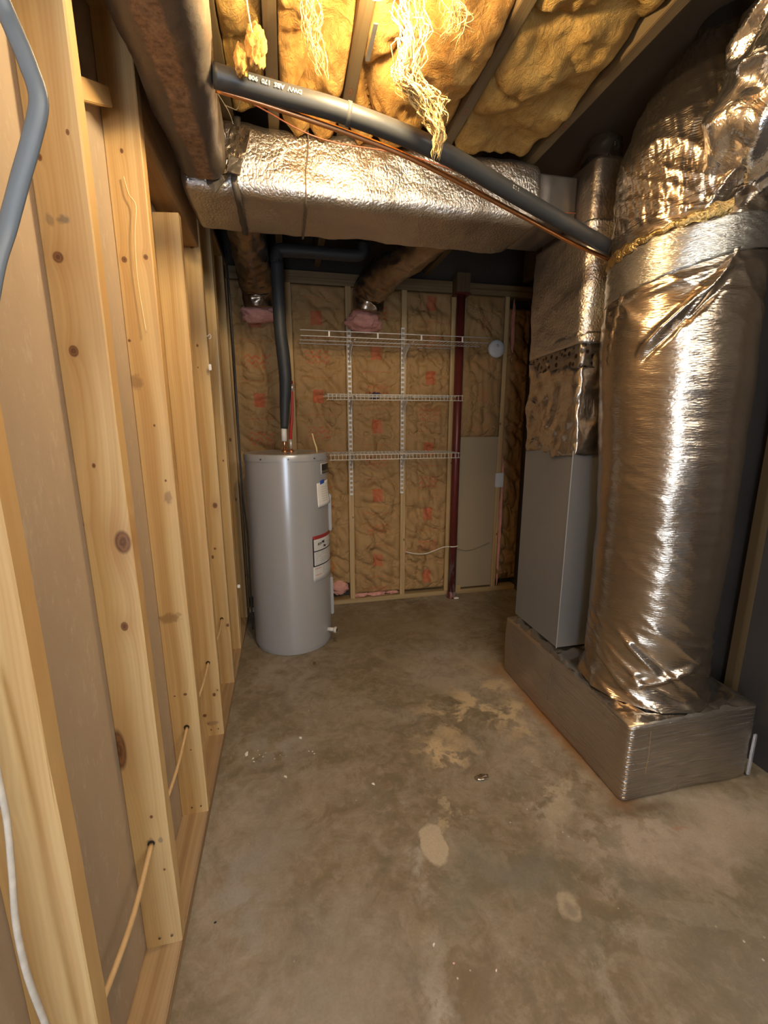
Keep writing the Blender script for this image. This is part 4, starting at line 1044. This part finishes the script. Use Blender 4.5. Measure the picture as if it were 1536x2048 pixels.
o = ribbon([(-.365, .545, 1.10), (-.36, .535, .99), (-.358, .531, .929), (-.356, .518, .861), (-.356, .508, .798), (-.356, .508, .716), (-.355, .518, .612), (-.355, .53, .50)], .0085, .006, 'white_cable', plain('dirty_white_cable', (.58, .53, .45), .6, 0, .3, 60), (1, -.3, 0))
tag(o, 'dirty white cable sagging across the nearest stud, bottom left', 'cable')
rope = plain('tan_cable', (.66, .47, .26), .6, 0, .15, 60)
RO = empty('tan_cable', (-.375, 1.0, .37), 'tan cable threaded low through drilled holes in the left wall studs', 'cable')
holes = [(-.382, .59, .375), (-.382, .997, .365), (-.38, 1.403, .389), (-.378, 1.81, .394), (-.376, 2.216, .408)]
for i in range(len(holes) - 1):
    a, b = Vector(holes[i]), Vector(holes[i + 1]); a = a + Vector((0, .03, 0)); m = (a + b) / 2 + Vector((.012, 0, .012 * (1 if i else 0)))
    MB().tube(rel([a, m, b + Vector((0, .004, 0))], RO), .0062 if i < 1 else .0048, 8, sub=6).out('cable_run', rope, RO, True)
HB = plain('hole_shadow', (.03, .02, .012), .9)
for i, h in enumerate(holes[1:]):
    o = MB().lathe([(.0085, 0), (.0085, .001)], 16).out('drilled_hole', HB, wl, loc=(h[0], h[1] - .0042 * 0 - .001 + .004 * math.sin(h[2] * 2.1 + (i + 1)), h[2] + .003)); o.rotation_euler = (PI / 2, 0, 0)
o = MB().tube([(-.388, 1.398, 2.04), (-.380, 1.396, 2.0), (-.365, 1.394, 1.972), (-.375, 1.394, 1.903), (-.380, 1.394, 1.816), (-.378, 1.394, 1.74), (-.372, 1.392, 1.656)], .0013, 6, sub=5).out('pale_string', plain('pale_string', (.85, .70, .45), .6), None, True); tag(o, 'thin pale string hanging on the second stud from the front', 'string')
o = MB().tube([(-.345, 2.60, 1.95), (-.335, 2.50, 1.75), (-.333, 2.45, 1.55), (-.334, 2.42, 1.40)], .0013, 6, sub=5).out('pale_string', plain('pale_string_far', (.72, .64, .50), .6), None, True); tag(o, 'thin pale string hanging on the far studs next to the black cable', 'string')
HK = plain('white_hook', (.85, .82, .75), .4)
o = MB().tube([(-.337, 2.19, 1.792), (-.330, 2.18, 1.792), (-.322, 2.18, 1.800), (-.316, 2.18, 1.792), (-.320, 2.18, 1.782), (-.326, 2.18, 1.782)], .0018, 6, sub=4).out('wall_hook', HK, None, True); tag(o, 'tiny white screw hook on the far left studs', 'hook')
o = MB().box((-.338, 2.185, 1.645), (-.326, 2.193, 1.672), .002).out('wall_clip', HK); tag(o, 'tiny white cable clip below the screw hook on the far left studs', 'clip')
o = MB().box((-.338, 2.60, .425), (-.322, 2.606, .447), .002).out('wall_clip', HK); tag(o, 'small white clip low on the stud beside the water heater', 'clip')

# ------------------------------------------------------------------ debris on the floor
CHIP = plain('paint_chip', (.80, .76, .66), .6)
random.seed(21)
def chip(x, y, r, mat, name, label, cat, group=None, h=.35):
    n = 7; V = []; 
    for k in range(n):
        a = 2 * PI * k / n; q = r * random.uniform(.6, 1.2); V.append((q * math.cos(a), q * .55 * math.sin(a), 0))
    V += [(v[0] * .85, v[1] * .85, r * h * random.uniform(.7, 1.1)) for v in V[:n]]
    F = [tuple(range(n))[::-1], tuple(range(n, 2 * n))] + [(i, (i + 1) % n, (i + 1) % n + n, i + n) for i in range(n)]
    o = mk(name, V, F, mat, None, False, loc=(x, y, .0003), rotz=random.uniform(0, 3)); tag(o, label, cat, group)
chip(-.003, 1.755, .010, CHIP, 'paint_chip', 'bright white chip on the concrete nearest the water heater', 'chip')
chip(-.071, 1.545, .009, CHIP, 'paint_chip', 'white flat chip on the concrete left of the room middle', 'chip')
chip(.272, 1.432, .009, CHIP, 'paint_chip', 'white chip alone in the middle of the floor', 'chip')
chip(-.235, 1.705, .014, CHIP, 'paint_chip', 'largest of the white crumbs on the floor near the left sole plate', 'chip')
for (x, y, r) in ((-.205, 1.675, .006), (-.20, 1.655, .005), (-.165, 1.675, .004), (.045, 1.66, .004), (.052, 1.645, .004), (.03, 1.665, .004), (-.18, 1.69, .004)):
    chip(x, y, r, CHIP, 'paint_crumb', 'tiny white crumb of paint on the concrete in front of the heater', 'crumb', 'white crumbs on the floor near the left wall')
chip(.33, .867, .006, CHIP, 'paint_chip', 'small white chip on the foreground floor, left of the pink crumbs', 'chip')
chip(.369, .816, .004, plain('pink_crumb', (.75, .45, .38), .8), 'pink_crumb', 'small pink crumb on the foreground floor', 'crumb')
chip(.472, .777, .0045, plain('pale_pink_crumb', (.82, .66, .60), .8), 'pink_crumb', 'pale pink crumb on the foreground floor, right of the darker one', 'crumb')
chip(-.266, 1.055, .005, BLK, 'dark_pebble', 'small black pebble on the floor beside the near left plate', 'pebble')
chip(.097, 2.367, .018, plain('brown_chip', (.14, .08, .04), .8), 'wood_splinter', 'brown splinter lying in front of the water heater', 'splinter')
chip(.24, 2.60, .02, plain('brown_leafy', (.16, .10, .05), .8), 'brown_scrap', 'brown scrap on the floor under the heater drain', 'scrap')
o = tuft('foil_scrap', (.704, 1.362, .0065), (.030, .014, .007), F_CRUM, None, 61, .7, 3); tag(o, 'crumpled shiny foil scrap on the floor left of the base box', 'scrap')
